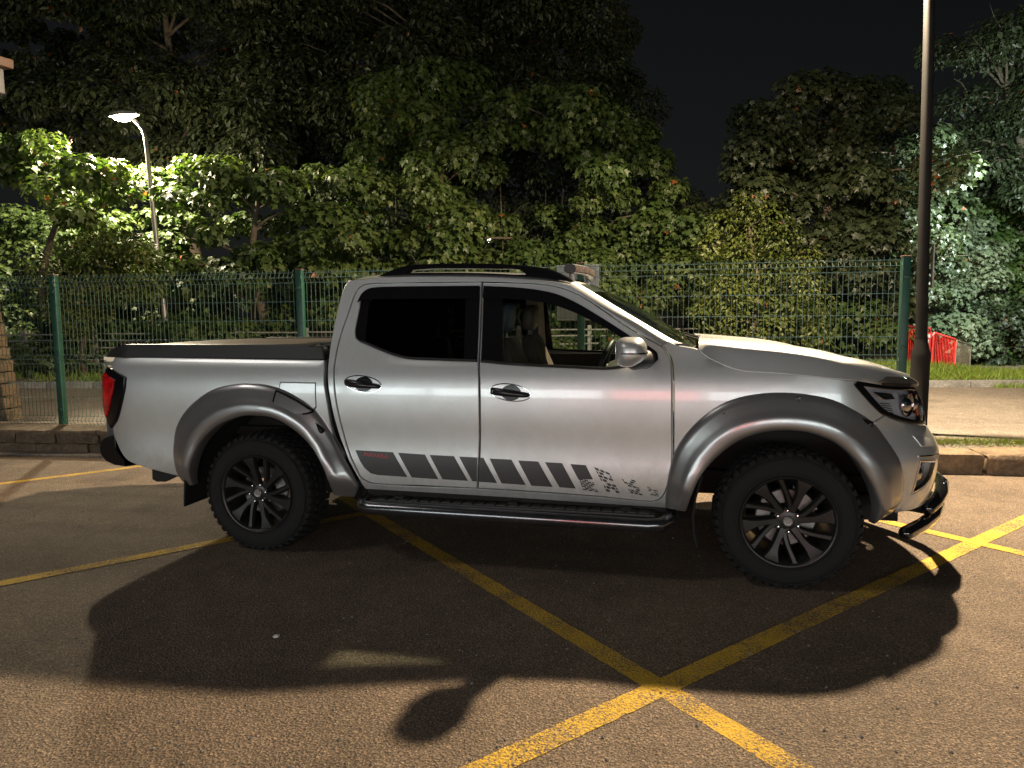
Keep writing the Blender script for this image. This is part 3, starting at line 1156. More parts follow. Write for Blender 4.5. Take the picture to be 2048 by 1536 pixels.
# headlight
HEAD = [(3.470, 1.097), (3.483, 1.116), (3.672, 1.088), (3.85, 1.075), (4.05, 1.065), (4.19, 1.052), (4.235, .97), (4.23, .885), (4.19, .848), (4.0, .865), (3.846, .888), (3.706, .921), (3.634, .946), (3.549, 1.013)]
HIN = [(3.52, 1.088), (3.68, 1.066), (3.85, 1.053), (4.05, 1.045), (4.15, 1.033), (4.19, .97), (4.185, .90), (4.15, .875), (3.99, .888), (3.846, .912), (3.72, .942), (3.66, .965), (3.59, 1.02)]
h = panel('headlight', HEAD, 'dark_trim', TRUCK, holes=[HIN], inset=-.002, thick=.03, grid=.04, lip=.004)
panel('lamp_bowl', HIN, 'lamp_silver', h, inset=.042, thick=.005, grid=.04, lip=.001)
panel('headlight_lens', HIN, 'lamp_glass', h, inset=.004, thick=.004, grid=.04, lip=.001)
for (s_, z_, r_, mt) in ((3.95, .968, .064, 'reflector'), (4.10, .965, .055, 'reflector')):
    c = Vector(surf(s_, z_, .044))
    nv = (Vector(surf(s_, z_, 0)) - c).normalized()
    mb = MB().lathe([(r_, .018), (r_ * .96, .022), (r_ * .86, .012), (r_ * .7, .014), (r_ * .5, .026), (r_ * .2, .033), (0, .034)], 22, 'Z')
    M = nv.to_track_quat('Z', 'Y').to_matrix()
    mb.v = [tuple(M @ Vector(v) + c) for v in mb.v]
    mb.build('projector', mt, h)
panel('reflector_bar', [(3.60, 1.055), (3.80, 1.035), (3.82, 1.005), (3.68, 1.01)], 'reflector', h, inset=.02, thick=.01, grid=.05)
panel('reflector_bar', [(4.12, 1.02), (4.16, 1.015), (4.17, .92), (4.13, .9)], 'amber', h, inset=.022, thick=.01, grid=.05)
for i in range(5):
    panel('reflector_rib', [(3.66 + i * .012, .995 - i * .012), (3.76 + i * .006, .985 - i * .012), (3.76 + i * .006, .981 - i * .012), (3.66 + i * .012, .991 - i * .012)], 'dark_trim', h, inset=.030, thick=.008, grid=.05, lip=.001, curved=False)
mirror(h)

# front bumper with fog lamp recess, grille
bump_o = [(3.588, .904), (3.656, .932), (3.706, .917), (3.846, .884), (4.0, .861), (4.19, .842), (4.3, .83), (S_MID - .001, .81), (S_MID - .001, .41), (4.3, .41), (4.1, .415), (3.9, .410), (3.76, .412), (3.725, .47), (3.68, .60), (3.60, .76)]
FOG = [(3.86, .698), (4.06, .675), (4.03, .60), (3.95, .545), (3.832, .512)]
fb = panel('front_bumper', bump_o, 'silver_paint', TRUCK, holes=[FOG], thick=.05, grid=.045, lip=.006)
panel('fog_recess', FOG, 'black_gloss', fb, inset=.045, thick=.01, grid=.05, lip=.002)
ring = [tuple(p) for p in offset_poly(catmull(FOG, True, .04)[::-1], .012)]
panel('fog_frame', FOG, 'chrome', fb, holes=[ring], inset=-.002, thick=.02, grid=.04, lip=.003, curved=False)
c = Vector(surf(3.92, .61, .045))
nv = (Vector(surf(3.92, .61, 0)) - c).normalized()
mb = MB().lathe([(.042, .0), (.042, .016), (.036, .02), (.02, .028), (0, .03)], 20, 'Z')
M = nv.to_track_quat('Z', 'Y').to_matrix()
mb.v = [tuple(M @ Vector(v) + c) for v in mb.v]
mb.build('fog_lamp', 'reflector', fb)
panel('tow_cover', [(3.875, .818), (4.06, .79), (4.05, .752), (3.905, .762)], 'silver_paint', fb, inset=-.003, thick=.006, grid=.05, lip=.002)
panel('bumper_crease', [(3.85, .722), (4.10, .705), (4.10, .698), (3.85, .714)], 'chrome', fb, inset=-.004, thick=.006, grid=.05, lip=.001)
mirror(fb)
gr = panel('grille', [(4.23, 1.052), (S_MID - .001, 1.05), (S_MID - .001, .835), (4.32, .845), (4.25, .875)], 'black_plastic', TRUCK, inset=.03, thick=.03, grid=.06)
for i in range(4):
    z = 1.02 - i * .05
    panel('grille_slat', [(4.25, z + .012), (S_MID - .001, z + .012), (S_MID - .001, z - .012), (4.25, z - .012)], 'black_gloss', gr, inset=.005, thick=.03, grid=.08, lip=.004, curved=False)
mirror(gr)

# wheel arch flares
FLRo = [(-.543, .392), (-.577, .478), (-.588, .6), (-.587, .66), (-.565, .76), (-.503, .856), (-.399, .95), (-.268, 1.026), (-.131, 1.06), (-.008, 1.069), (.173, 1.045), (.341, .972), (.435, .898), (.524, .769), (.589, .65), (.655, .527), (.692, .445), (.645, .369)]
FLRi = [(-.466, .40), (-.445, .48), (-.406, .593), (-.35, .69), (-.226, .796), (-.064, .864), (.037, .876), (.186, .861), (.326, .783), (.446, .661), (.519, .512), (.522, .38)]
FLFo = [(2.513, .405), (2.520, .52), (2.533, .613), (2.561, .721), (2.603, .803), (2.677, .894), (2.76, .966), (2.84, 1.011), (2.962, 1.045), (3.097, 1.057), (3.239, 1.047), (3.357, 1.02), (3.481, .957), (3.587, .887), (3.673, .774), (3.725, .66), (3.745, .57), (3.735, .47), (3.69, .40), (3.63, .362)]
FLFi = [(2.624, .395), (2.656, .514), (2.705, .622), (2.785, .721), (2.882, .803), (3.0, .853), (3.119, .868), (3.236, .856), (3.353, .808), (3.456, .718), (3.53, .602), (3.578, .49), (3.60, .40), (3.605, .362)]


def flare(o_, i_, bolts):
    a = resample(catmull(o_, False, .02), 64)
    c = resample(catmull(i_, False, .02), 64)
    rows_ = []
    for k in range(64):
        ends = min(1, k / 5, (63 - k) / 5)
        e = .45 + .55 * ends
        row = []
        for t, ins in ((-.004, .004), (0, -.012), (.05, -.024), (.2, -.036), (.4, -.050), (.52, -.060), (.60, -.069), (.68, -.074), (.85, -.076), (.97, -.074), (1.0, -.066), (1.0, .02)):
            q = a[k] + (c[k] - a[k]) * t
            row.append(tuple(surf(q[0], q[1], ins * e if ins < 0 else ins)))
        rows_.append(row)
    f = MB().grid(rows_, flip=True).build('wheel_arch_flare', 'flare_paint', TRUCK, True, 55)
    for k in (0, 63):
        pass
    for (s_, z_, ang, ins) in bolts:
        ca, sa = math.cos(ang), math.sin(ang)
        tri = [(-.045, -.006), (.02, .026), (.032, .0), (.022, -.022)]
        panel('bolt_pocket', [(s_ + u * ca - v * sa, z_ + u * sa + v * ca) for u, v in tri], 'dark_trim', f, inset=ins, thick=.012, grid=.03, lip=.003)
        p = surf(s_ + .012 * ca, z_ + .012 * sa, ins - .002)
        MB().lathe([(0, -.006), (.007, -.005), (.009, .003)], 8, 'Y', p).build('flare_bolt', 'black_plastic', f)
    return f


def fuel_fn(s, z, inset):
    s, z = np.asarray(s, float), np.asarray(z, float)
    ang_ = np.arctan2(z - .37, s)
    oc = catmull(FLRo, False, .02)
    oa = np.arctan2(oc[:, 1] - .37, oc[:, 0])
    orr = np.hypot(oc[:, 0], oc[:, 1] - .37)
    k_ = np.argsort(oa)
    d_ = np.interp(ang_, oa[k_], orr[k_]) - np.hypot(s, z - .37)
    ins = np.interp(d_, [-.02, 0, .01, .04, .08, .105, .14], [-.001, -.014, -.025, -.037, -.052, -.062, -.072])
    return surf(s, z, ins + inset)


rf = flare(FLRo, FLRi, [(.472, .80, -1.1, -.045)])
ff = flare(FLFo, FLFi, [(2.803, .935, .7, -.031), (3.165, 1.018, -.1, -.031), (3.529, .905, -.75, -.031), (2.580, .665, 1.35, -.026)])
FPOCK = [(.178, 1.036), (.26, 1.005), (.345, .962), (.425, .912), (.432, .90), (.40, .888), (.336, .880), (.215, .890), (.166, .925)]
panel('fuel_pocket', FPOCK, 'black_gloss', rf, inset=-.003, thick=.006, grid=.03, lip=.002, fn=fuel_fn)
FPI = [(.190, 1.022), (.26, .992), (.345, .95), (.415, .905), (.39, .897), (.336, .889), (.222, .899), (.178, .930)]
panel('fuel_flap_lower', FPI, 'flare_paint', rf, inset=-.005, thick=.004, grid=.03, lip=.002, fn=fuel_fn)
mirror(rf)
mirror(ff)

# wheel housings
for cx in (0, 3.15):
    mb = MB()
    mb.lathe([(.50, .02), (.52, .20), (.52, .52), (.05, .53)], 28, 'Y', (cx, 0, .37), a0=R(3 if cx == 0 else 20), a1=R(177))
    o = mb.build('wheel_housing', 'underbody', TRUCK)
    mirror(o)

# wheels
def tyre_mesh():
    mb = MB()
    prof = [(.226, .05), (.232, .02), (.243, .010), (.262, .003), (.285, -.003), (.31, -.004), (.333, .004), (.350, .014), (.360, .028), (.366, .05), (.368, .13), (.366, .21), (.358, .24), (.335, .262), (.29, .268), (.24, .258), (.226, .22)]
    mb.lathe(prof, 72, 'Y')
    for ring_, rr in ((.338, .0035), (.262, .002)):
        mb.lathe([(ring_ - .004, -.001), (ring_, -.006 if rr > .003 else .001), (ring_ + .004, -.001)], 72, 'Y')
    N = 46
    for k in range(N):
        a = 2 * math.pi * k / N
        M = Matrix.Rotation(-a, 3, 'Y')
        long_ = k % 2 == 0
        # shoulder lug wraps down the side wall
        r0 = .344 if long_ else .354
        w = .030
        pts = [(-w / 2, .012 if long_ else .018, r0), (w / 2, .012 if long_ else .018, r0), (w / 2 - .003, .007 if long_ else .011, r0 + .006), (-w / 2 + .003, .007 if long_ else .011, r0 + .006),
               (-w / 2, .016, .368), (w / 2, .016, .368), (w / 2, .032, .376), (-w / 2, .032, .376), (-w / 2, .072, .378), (w / 2, .072, .378), (-w / 2, .072, .36), (w / 2, .072, .36)]
        vs_ = [M @ Vector(p) for p in pts]
        mb.add(vs_, [(0, 1, 2, 3), (3, 2, 5, 4), (4, 5, 6, 7), (7, 6, 9, 8), (8, 9, 11, 10), (1, 11, 9, 6), (1, 6, 5, 2), (0, 3, 4, 7), (0, 7, 8, 10)])
        for (y0, y1, da) in ((.084, .126, .5), (.138, .18, 0), (.192, .245, .5)):
            M2 = Matrix.Rotation(-a - da * 2 * math.pi / N, 3, 'Y')
            c = M2 @ Vector((0, (y0 + y1) / 2, .371))
            mb.box(c, (.034, y1 - y0, .016), M2)
    for a0_ in (200, 330, 80):
        for k in range(8):
            M2 = Matrix.Rotation(-R(a0_ + k * 5.2), 3, 'Y')
            mb.box(M2 @ Vector((0, -.0035, .300)), (.016 if k % 3 else .010, .003, .018), M2)
    for i, v in enumerate(mb.v):
        if v[2] < -.3685:
            mb.v[i] = (v[0], v[1], -.3685)
    return mb


def spoke_mesh():
    mb = MB()

    def rib(st):
        rows_ = []
        for (r_, a, hw, yf, th) in st:
            M = Matrix.Rotation(-R(a), 3, 'Y')
            sec = [(-hw - .006, yf + th), (-hw, yf + .005), (-hw + .005, yf), (hw - .005, yf), (hw, yf + .005), (hw + .006, yf + th)]
            rows_.append([M @ Vector((u, y, r_)) for u, y in sec])
        mb.grid(rows_)
    rib([(.045, 4, .020, .028, .03), (.08, 3, .0185, .024, .03), (.12, 3, .017, .020, .03), (.16, 4, .020, .016, .03), (.19, 5, .028, .012, .03), (.212, 5.5, .037, .009, .03), (.228, 6, .044, .008, .025)])
    rib([(.055, 12, .014, .029, .03), (.09, 20, .0135, .025, .03), (.13, 27, .013, .020, .03), (.17, 32, .013, .016, .03), (.21, 35.5, .014, .010, .03), (.228, 36.5, .016, .008, .025)])
    return mb


def wheel(cx, rot):
    mb = MB()
    mb.lathe([(.247, .012), (.247, .002), (.243, -.003), (.237, -.002), (.231, .004), (.227, .014), (.222, .035), (.214, .06), (.205, .12), (.205, .24), (.232, .25)], 64, 'Y')
    mb.lathe([(0, .024), (.034, .024), (.058, .030), (.066, .042), (.066, .075), (0, .075)], 36, 'Y')
    w = mb.build('wheel', 'wheel_black', TRUCK, True, 40)
    tyre_mesh().build('tyre', 'rubber', w, True, 30)
    sp = spoke_mesh().build('spoke', 'wheel_black', w, True, 40)
    fix_normals(sp)
    sp.rotation_euler = (0, R(rot), 0)
    for k in range(1, 6):
        c = sp.copy()
        COL.objects.link(c)
        c.rotation_euler = (0, R(rot + 60 * k), 0)
    MB().lathe([(0, .013), (.012, .013), (.013, .011), (.022, .010), (.026, .013), (.029, .022)], 28, 'Y').build('hub_cap', 'disc_steel', w)
    nut = None
    for k in range(6):
        a = R(rot + 30 + 60 * k)
        if nut is None:
            nut = MB().lathe([(0, -.010), (.006, -.009), (.0095, -.003), (.0095, .02)], 10, 'Y').build('wheel_nut', 'chrome', w)
            c = nut
        else:
            c = nut.copy()
            COL.objects.link(c)
        c.location = (.057 * math.sin(a), .018, .057 * math.cos(a))
    MB().lathe([(.08, .10), (.15, .10), (.155, .105), (.155, .122), (.08, .122)], 40, 'Y').build('brake_disc', 'disc_steel', w)
    mb = MB()
    rows_ = []
    for a in np.linspace(R(20), R(75), 8):
        rows_.append([(r_ * math.cos(a), y, r_ * math.sin(a)) for r_, y in ((.115, .085), (.165, .08), (.17, .1), (.17, .15), (.115, .15))])
    mb.grid(rows_)
    mb.build('brake_caliper', 'bare_steel', w)
    w.location = (cx, .03, .3685)
    return w


for cx, rot in ((0, -8), (3.15, -34)):
    w = wheel(cx, rot)
    c = copy_tree(w)
    c.parent = TRUCK
    c.matrix_parent_inverse = w.matrix_parent_inverse.copy()
    c.location = (cx, 2 * YC - .03, .3685)
    c.rotation_euler = (0, 0, math.pi)

# side step, mud flaps
mb = MB()
mb.tube([(.80, .20, .40), (.735, .12, .372), (.725, .03, .352), (.75, -.02, .341), (.80, -.034, .338), (1.6, -.035, .334), (2.42, -.035, .328), (2.49, -.02, .332), (2.535, .03, .345), (2.545, .12, .37), (2.48, .20, .40)],
        [.026, .03, .036, .038, .038, .038, .038, .038, .036, .03, .026], 16)
st = mb.build('side_step', 'step_tube', TRUCK)
mb = MB()
mb.box((1.63, .045, .372), (1.66, .12, .018), None, .006)
for k in range(24):
    mb.box((.86 + k * .067, .045, .384), (.05, .09, .006))
mb.build('step_pad', 'black_plastic', st)
for x in (.95, 1.65, 2.3):
    MB().box((x, .16, .38), (.06, .25, .03), None, .006).build('step_bracket', 'underbody', st)
mirror(st)
o = panel('sill', [(.73, .428), (1.572, .418), (2.153, .408), (2.52, .402), (2.52, .36), (.73, .375)], 'underbody', TRUCK, inset=.01, thick=.1, grid=.08, curved=False)
mirror(o)
mb = MB()
pf = [(-.50, .60), (-.512, .45), (-.525, .30), (-.528, .262)]
mb.grid([[(x, y, z) for y in np.linspace(.02, .30, 4)] for x, z in pf])
mb.grid([[(x + .012, y, z) for y in np.linspace(.02, .30, 4)] for x, z in pf], flip=True)
mb.grid([[(x, .02, z), (x + .012, .02, z)] for x, z in pf], flip=True)
o = mb.build('mud_flap', 'rubber', TRUCK)
mirror(o)
mb = MB()
pf = [(2.70, .60), (2.668, .48), (2.655, .38), (2.662, .28), (2.681, .20)]
mb.grid([[(x, y, z) for y in np.linspace(.02, .30, 4)] for x, z in pf])
mb.grid([[(x + .012, y, z) for y in np.linspace(.02, .30, 4)] for x, z in pf], flip=True)
mb.grid([[(x, .02, z), (x + .012, .02, z)] for x, z in pf], flip=True)
o = mb.build('mud_flap', 'rubber', TRUCK)
mirror(o)

# rear bumper and towing bracket
RB = [(-1.10, .702), (-1.165, .692), (-1.205, .66), (-1.22, .62), (-1.21, .56), (-1.17, .515), (-1.10, .49), (-1.007, .482), (-1.012, .523), (-1.065, .585), (-1.095, .66)]
ys_ = [.085, .10, .14, .25, .6, YC, 1.3, 1.65, 1.76, 1.80, 1.815]
rows = []
for y in ys_:
    e = max(0, (.25 - min(y, 2 * YC - y)) / .165)
    cxr, czr = -1.08, .59
    k = 1 - .10 * e * e
    rows.append([(cxr + (x - cxr) * k + .0 * e, y, czr + (z - czr) * k) for x, z in RB + RB[:1]])
mb = MB().grid(rows)
mb.add(rows[0][:-1], [tuple(range(len(RB)))])
mb.add(rows[-1][:-1], [tuple(range(len(RB)))[::-1]])
o = mb.build('rear_bumper', 'dark_trim', TRUCK)
fix_normals(o)
mb = MB()
mb.prism([(-.885, .50), (-.889, .389), (-.854, .373), (-.787, .376), (-.70, .415), (-.66, .50)], (.18, .21), lambda u, v, w: (u, w, v))
o = mb.build('bumper_hanger', 'underbody', TRUCK, False)
mirror(o)

# nudge bar in two tubes under the front bumper
mb = MB()
mb.tube([(3.745, .13, .317), (3.87, .30, .316), (3.995, .50, .316), (4.10, .74, .318), (4.125, YC, .318), (4.10, 1.16, .318), (3.995, 1.40, .316), (3.87, 1.60, .316), (3.745, 1.77, .317)], .036, 18, True, True)
nb = mb.build('nudge_bar', 'black_tube', TRUCK)
mb = MB()
mb.tube([(3.935, .405, .385), (3.99, .47, .405), (4.055, .58, .43), (4.12, .76, .45), (4.135, YC, .455), (4.12, 1.14, .45), (4.055, 1.32, .43), (3.99, 1.43, .405), (3.935, 1.495, .385)], .036, 18, True, True)
mb.build('upper_tube', 'black_tube', nb)
for y in (.55, 1.35):
    MB().tube([(3.70, y, .36), (3.9, y, .35), (4.03, y, .33)], .026, 10).build('bar_bracket', 'underbody', nb)

# door mirror
mb = MB()
rows = []
nu, nv_ = 18, 26
for i in range(nu + 1):
    ph = -math.pi / 2 + math.pi * i / nu
    row = []
    for j in range(nv_ + 1):
        th = 2 * math.pi * j / nv_
        sgn = lambda v, p: math.copysign(abs(v)**p, v)
        u = sgn(math.cos(ph), .55) * sgn(math.cos(th), .6)
        v = sgn(math.cos(ph), .55) * sgn(math.sin(th), .6)
        w = sgn(math.sin(ph), .6)
        tp = 1 - .30 * max(0, -v)**2
        x = 2.335 + .082 * u * tp
        y = -.155 + .115 * v
        z = 1.275 + .078 * w * tp
        if u > 0:
            x = 2.335 + .082 * u * tp * (1 - .18 * w * w)
        if w < 0 and v > 0:
            z += -.006 * v
        z -= .03 * max(0, -w) * max(0, u)* -1
        row.append((x, y, z))
    rows.append(row)
mb.grid(rows)
mr = mb.build('door_mirror', 'silver_paint', TRUCK, True, 70)
fix_normals(mr)
MB().tube([(2.40, .10, 1.225), (2.39, .02, 1.225), (2.37, -.04, 1.225), (2.345, -.11, 1.22), (2.325, -.18, 1.215)], [.056, .05, .046, .042, .02], 14).build('mirror_arm', 'black_plastic', mr)
MB().box((2.262, -.13, 1.275), (.012, .15, .115), None, .004).build('mirror_glass', 'reflector', mr)
mb = MB()
rows = []
for a in np.linspace(R(20), R(200), 14):
    rows.append([(2.336 + .0845 * math.copysign(abs(math.cos(a - R(90)))**.6, math.cos(a - R(90))), -.155 - .1185 * math.copysign(abs(math.sin(a - R(90)))**.6, math.sin(a - R(90))), z) for z in (1.268, 1.276)])
mb.grid(rows)
mb.build('mirror_seam', 'dark_trim', mr)
mirror(mr)

# roof rails
RO = [(.746, 1.722), (.787, 1.740), (.864, 1.769), (.943, 1.785), (1.132, 1.792), (1.411, 1.786), (1.594, 1.775), (1.771, 1.753), (1.859, 1.731), (1.945, 1.689), (1.992, 1.656), (1.985, 1.648), (1.93, 1.668), (1.78, 1.690), (1.61, 1.706), (1.34, 1.722), (.968, 1.730), (.8, 1.722)]
RI = [(.955, 1.733), (.978, 1.757), (1.13, 1.762), (1.32, 1.757), (1.50, 1.750), (1.652, 1.741), (1.69, 1.712), (1.60, 1.714), (1.32, 1.731)]


def rail_fn(s, z, inset):
    s, z = np.asarray(s, float), np.asarray(z, float)
    return np.stack([s, .285 + inset + .25 * (z - 1.72), z], -1)


o = panel('roof_rail', RO, 'dark_trim', TRUCK, holes=[RI], inset=0, thick=.05, grid=.05, lip=.008, fn=rail_fn)
mirror(o)
# roof light bar
bar_c = []
for t in np.linspace(0, 1, 15):
    y = .47 + .96 * t
    bar_c.append((1.925 + .05 * (1 - (2 * t - 1)**2), y, 1.752 + .006 * (1 - (2 * t - 1)**2)))
mb = MB()
rows = []
for (x, y, z) in bar_c:
    rows.append([(x + u, y, z + v) for u, v in ((.03, -.022), (.034, 0), (.03, .022), (.012, .03), (-.02, .028), (-.036, .015), (-.036, -.012), (-.02, -.026), (.012, -.028), (.03, -.022))])
mb.grid(rows)
mb.add(rows[0][:-1], [tuple(range(9))])
mb.add(rows[-1][:-1], [tuple(range(9))])
lb = mb.build('light_bar', 'black_plastic', TRUCK)
fix_normals(lb)
rows = [[(x + .0345, y, z - .018), (x + .037, y, z), (x + .0345, y, z + .018)] for (x, y, z) in bar_c]
MB().grid(rows).build('light_bar_lens', 'led_pink', lb)
for (x, y, z) in (bar_c[1], bar_c[-2]):
    MB().box((x - .01, y, 1.70), (.04, .03, .07), None, .005).build('bar_bracket', 'bare_steel', lb)
    MB().lathe([(.0, .012), (.02, .01), (.024, 0)], 12, 'Y', (x, y - .03 if y < YC else y + .02, z)).build('bar_end_bolt', 'chrome', lb)
MB().tube([(.82, YC, 1.76), (.76, YC, 1.84), (.70, YC, 1.935)], [.006, .003, .0022], 6).build('aerial', 'black_plastic', TRUCK)

# cabin
MB().box((.66, YC, 1.13), (.04, 1.40, 1.02), None, .01).build('cabin_back_trim', 'cabin_dark', TRUCK)
MB().box((1.55, YC, .58), (2.0, 1.55, .04)).build('cabin_floor', 'cabin_dark', TRUCK, False)
rows = [[(x, y, z - .035 + .03 * (1 - ((y - YC) / .75)**2)) for y in np.linspace(.30, 1.60, 9)] for x, z in ((.62, 1.66), (.9, 1.70), (1.4, 1.695), (1.8, 1.665), (1.98, 1.62))]
MB().grid(rows).build('headliner', 'headliner', TRUCK)
for ysd in (0, 1):
    mb = MB()
    yb = .13 if ysd == 0 else 1.77
    sg = 1 if ysd == 0 else -1
    rows = [[(1.40, yb + sg * o_, z), (1.41, yb + sg * (o_ + .05), z), (1.51, yb + sg * (o_ + .05), z), (1.54, yb + sg * o_, z)] for z, o_ in ((.6, 0), (1.15, .0), (1.25, .015), (1.64, .12))]
    mb.grid(rows)
    o = mb.build('centre_pillar', 'cabin_beige', TRUCK)
    # grab handle and belt
    if ysd == 1:
        MB().tube([(1.39, 1.66, 1.50), (1.36, 1.63, 1.52), (1.34, 1.63, 1.46), (1.36, 1.66, 1.40)], .012, 8).build('grab_handle', 'cabin_beige', o)
    MB().box((1.47, yb + sg * .10, 1.30), (.05, .012, .45)).build('seat_belt', 'cabin_dark', o)


for yv in (.56, 1.34):
    vz = MB().box((1.93, yv, 1.585), (.17, .40, .018), Matrix.Rotation(R(24), 3, 'Y'), .006).build('light_stop_visor', 'cabin_beige', TRUCK)  # visors put in to block lamp light coming through the windscreen


def seat(yc, mat_b, mat_s):
    mb = MB()
    rows_ = []
    for (x, z, hw, th) in ((1.74, .66, .23, .06), (1.66, .76, .24, .07), (1.60, .92, .245, .075), (1.545, 1.10, .24, .07), (1.505, 1.22, .21, .06), (1.49, 1.30, .16, .045), (1.488, 1.33, .10, .02)):
        ring_ = []
        for a in np.linspace(0, 2 * math.pi, 21):
            u = math.copysign(abs(math.cos(a))**.5, math.cos(a))
            v = math.copysign(abs(math.sin(a))**.6, math.sin(a))
            side = max(0, abs(u) - .6) / .4
            ring_.append((x + th * v + .05 * side * (1 if v > 0 else 0), yc + hw * u, z))
        rows_.append(ring_)
    mb.grid(rows_)
    s_ = mb.build('seat', mat_b, TRUCK, True, 60)
    fix_normals(s_)
    MB().box((1.85, yc, .70), (.50, .48, .16), None, .05).build('cushion', mat_b, s_, True, 60)
    mb = MB()
    rows_ = []
    for ph in np.linspace(-1.5, 1.5, 11):
        c = math.copysign(abs(math.cos(ph))**.5, 1)
        w = math.copysign(abs(math.sin(ph))**.7, math.sin(ph))
        rows_.append([(1.500 + .055 * c * math.copysign(abs(math.cos(a))**.7, math.cos(a)) + .012 * w, yc + .125 * c * math.copysign(abs(math.sin(a))**.6, math.sin(a)), 1.455 + .095 * w) for a in np.linspace(0, 2 * math.pi, 19)])
    mb.grid(rows_)
    hd = mb.build('head_restraint', mat_s, s_, True, 70)
    fix_normals(hd)
    for dy in (-.05, .05):
        MB().tube([(1.49, yc + dy, 1.28), (1.495, yc + dy, 1.38)], .007, 6).build('restraint_post', 'bare_steel', s_)
    return s_


seat(.55, 'seat_tan', 'seat_blue')
seat(1.35, 'seat_tan', 'seat_tan')
mb = MB()
mb.box((.78, YC, 1.0), (.14, 1.35, .62), Matrix.Rotation(R(-14), 3, 'Y'), .04)
mb.box((1.0, YC, .72), (.46, 1.35, .14), None, .04)
mb.build('rear_bench', 'cabin_dark', TRUCK, True, 60)
rows = []
for y in np.linspace(.22, 1.68, 13):
    hood = .05 * math.exp(-((y - .55) / .22)**2)
    rows.append([(2.10, y, .85), (2.12, y, 1.02), (2.16, y, 1.13 + hood), (2.28, y, 1.175 + hood), (2.5, y, 1.20), (2.62, y, 1.22)])
MB().grid(rows, flip=False).build('dashboard', 'dash_grey', TRUCK)
mb = MB()
cs = Vector((2.10, .55, 1.135))
ax = Vector((-.90, 0, .42)).normalized()
e1 = Vector((0, 1, 0))
e2 = ax.cross(e1)
mb.tube([cs + (e1 * math.cos(a) + e2 * math.sin(a)) * .185 for a in np.linspace(0, 2 * math.pi, 33)], .017, 10, False)
for a in (0, math.pi, -math.pi / 2, math.pi / 2):
    pass
for a in (0, math.pi, math.pi * 1.5):
    mb.tube([cs + (e1 * math.cos(a) + e2 * math.sin(a)) * .175, cs - ax * .03], .014, 6)
mb.tube([cs - ax * .02, cs - ax * .22], [.055, .04], 10)
mb.build('steering_wheel', 'black_plastic', TRUCK, True, 60)
# hanging chain by the mirror
mb = MB()
for k in range(14):
    mb.lathe([(0, .005), (.004, .003), (.005, 0), (.004, -.003), (0, -.005)], 6, 'Z', (2.22, YC - .1, 1.50 - k * .017))
mb.build('bead_chain', 'white_plate', TRUCK)

# underbody
mb = MB()
for y in (.50, 1.40):
    mb.box((1.45, y, .47), (4.9, .09, .14))
mb.box((1.6, YC, .55), (1.9, 1.5, .03))
mb.box((3.2, YC, .62), (.7, .8, .40))
mb.tube([(0, .2, .37), (0, 1.7, .37)], .05, 10)
mb.lathe([(0, -.16), (.11, -.10), (.15, 0), (.11, .10), (0, .16)], 14, 'Y', (0, YC, .37))
mb.tube([(3.15, .3, .38), (3.15, 1.6, .38)], .04, 10)
mb.tube([(.1, YC, .40), (2.6, YC, .46)], .035, 8)
mb.box((.9, 1.30, .46), (.8, .4, .20))
mb.box((-.25, YC, .70), (1.5, 1.0, .05))
mb.box((1.62, YC, .40), (2.0, 1.36, .12))  # boxes from here on added to block lamp light under the truck
mb.box((3.30, YC, .38), (.95, 1.15, .14))
mb.box((2.62, .55, .42), (.08, .5, .30))
mb.box((2.62, 1.35, .42), (.08, .5, .30))
mb.build('chassis', 'underbody', TRUCK, False)

# ------------------------------------------------------------------ ground, road, kerbs
def sheet(name, pts, z, mat, parent=None, cuts=1):
    o_ = mesh_obj(name, [(x, y, z) for x, y in pts], [tuple(range(len(pts)))], mat, parent, False)
    return o_


ground = tag(sheet('ground', [(-160, -160), (160, -160), (160, 160), (-160, 160)], 0, 'asphalt'), kind='structure')


def line(a, b_, w):
    a, b_ = Vector((*a, 0)), Vector((*b_, 0))
    d = (b_ - a).normalized()
    s_ = Vector((-d.y, d.x, 0)) * w / 2
    L = (b_ - a).length
    n_ = max(2, int(L / .05))
    top, bot = [], []
    for i in range(n_ + 1):
        p = a + d * L * i / n_
        top.append(p + s_ * (1 + rnd.uniform(-.05, .05)))
        bot.append(p - s_ * (1 + rnd.uniform(-.05, .05)))
    return top, bot


def yellow(a, b_, w, z):
    t_, q = line(a, b_, w)
    V = [(p.x, p.y, z) for p in t_] + [(p.x, p.y, z) for p in q]
    k = len(t_)
    mesh_obj('yellow_line', V, [(i, k + i, k + i + 1, i + 1) for i in range(k - 1)], 'yellow_paint', ground, False)


yellow((-.10, 1.38), (4.10, -2.63), .105, .0012)
yellow((.40, -3.55), (6.2, 3.11), .105, .0024)
yellow((-2.7, -2.72), (.28, .94), .10, .0036)
yellow((.28, .94), (.9, 1.70), .10, .0048)
yellow((-5.4, -1.35), (-2.55, 2.28), .10, .0012)
yellow((3.0, 2.40), (6.4, -.69), .10, .0036)


def face_y(x):      # front face of the low retaining wall
    return 2.44 + .077 * (x + 4.75)


def fence_y(x):
    return 2.854 + .0596 * (x + 4.354)


def kerb_y(x):      # far edge of the road
    return 6.95 + .147 * (x + 8.9)


xs = np.linspace(-60, 60, 41)
V, F = [], []
for x in xs:
    V += [(x, face_y(x) + .30, .17), (x, face_y(x) + .50, .22), (x, (fence_y(x) + kerb_y(x)) / 2, .22), (x, max(kerb_y(x), fence_y(x) + .6), .22)]
for i in range(40):
    for j in range(3):
        F.append((i * 4 + j, i * 4 + 4 + j, i * 4 + 5 + j, i * 4 + 1 + j))
tag(mesh_obj('road', V, F, 'road_asphalt', None, False), kind='structure')
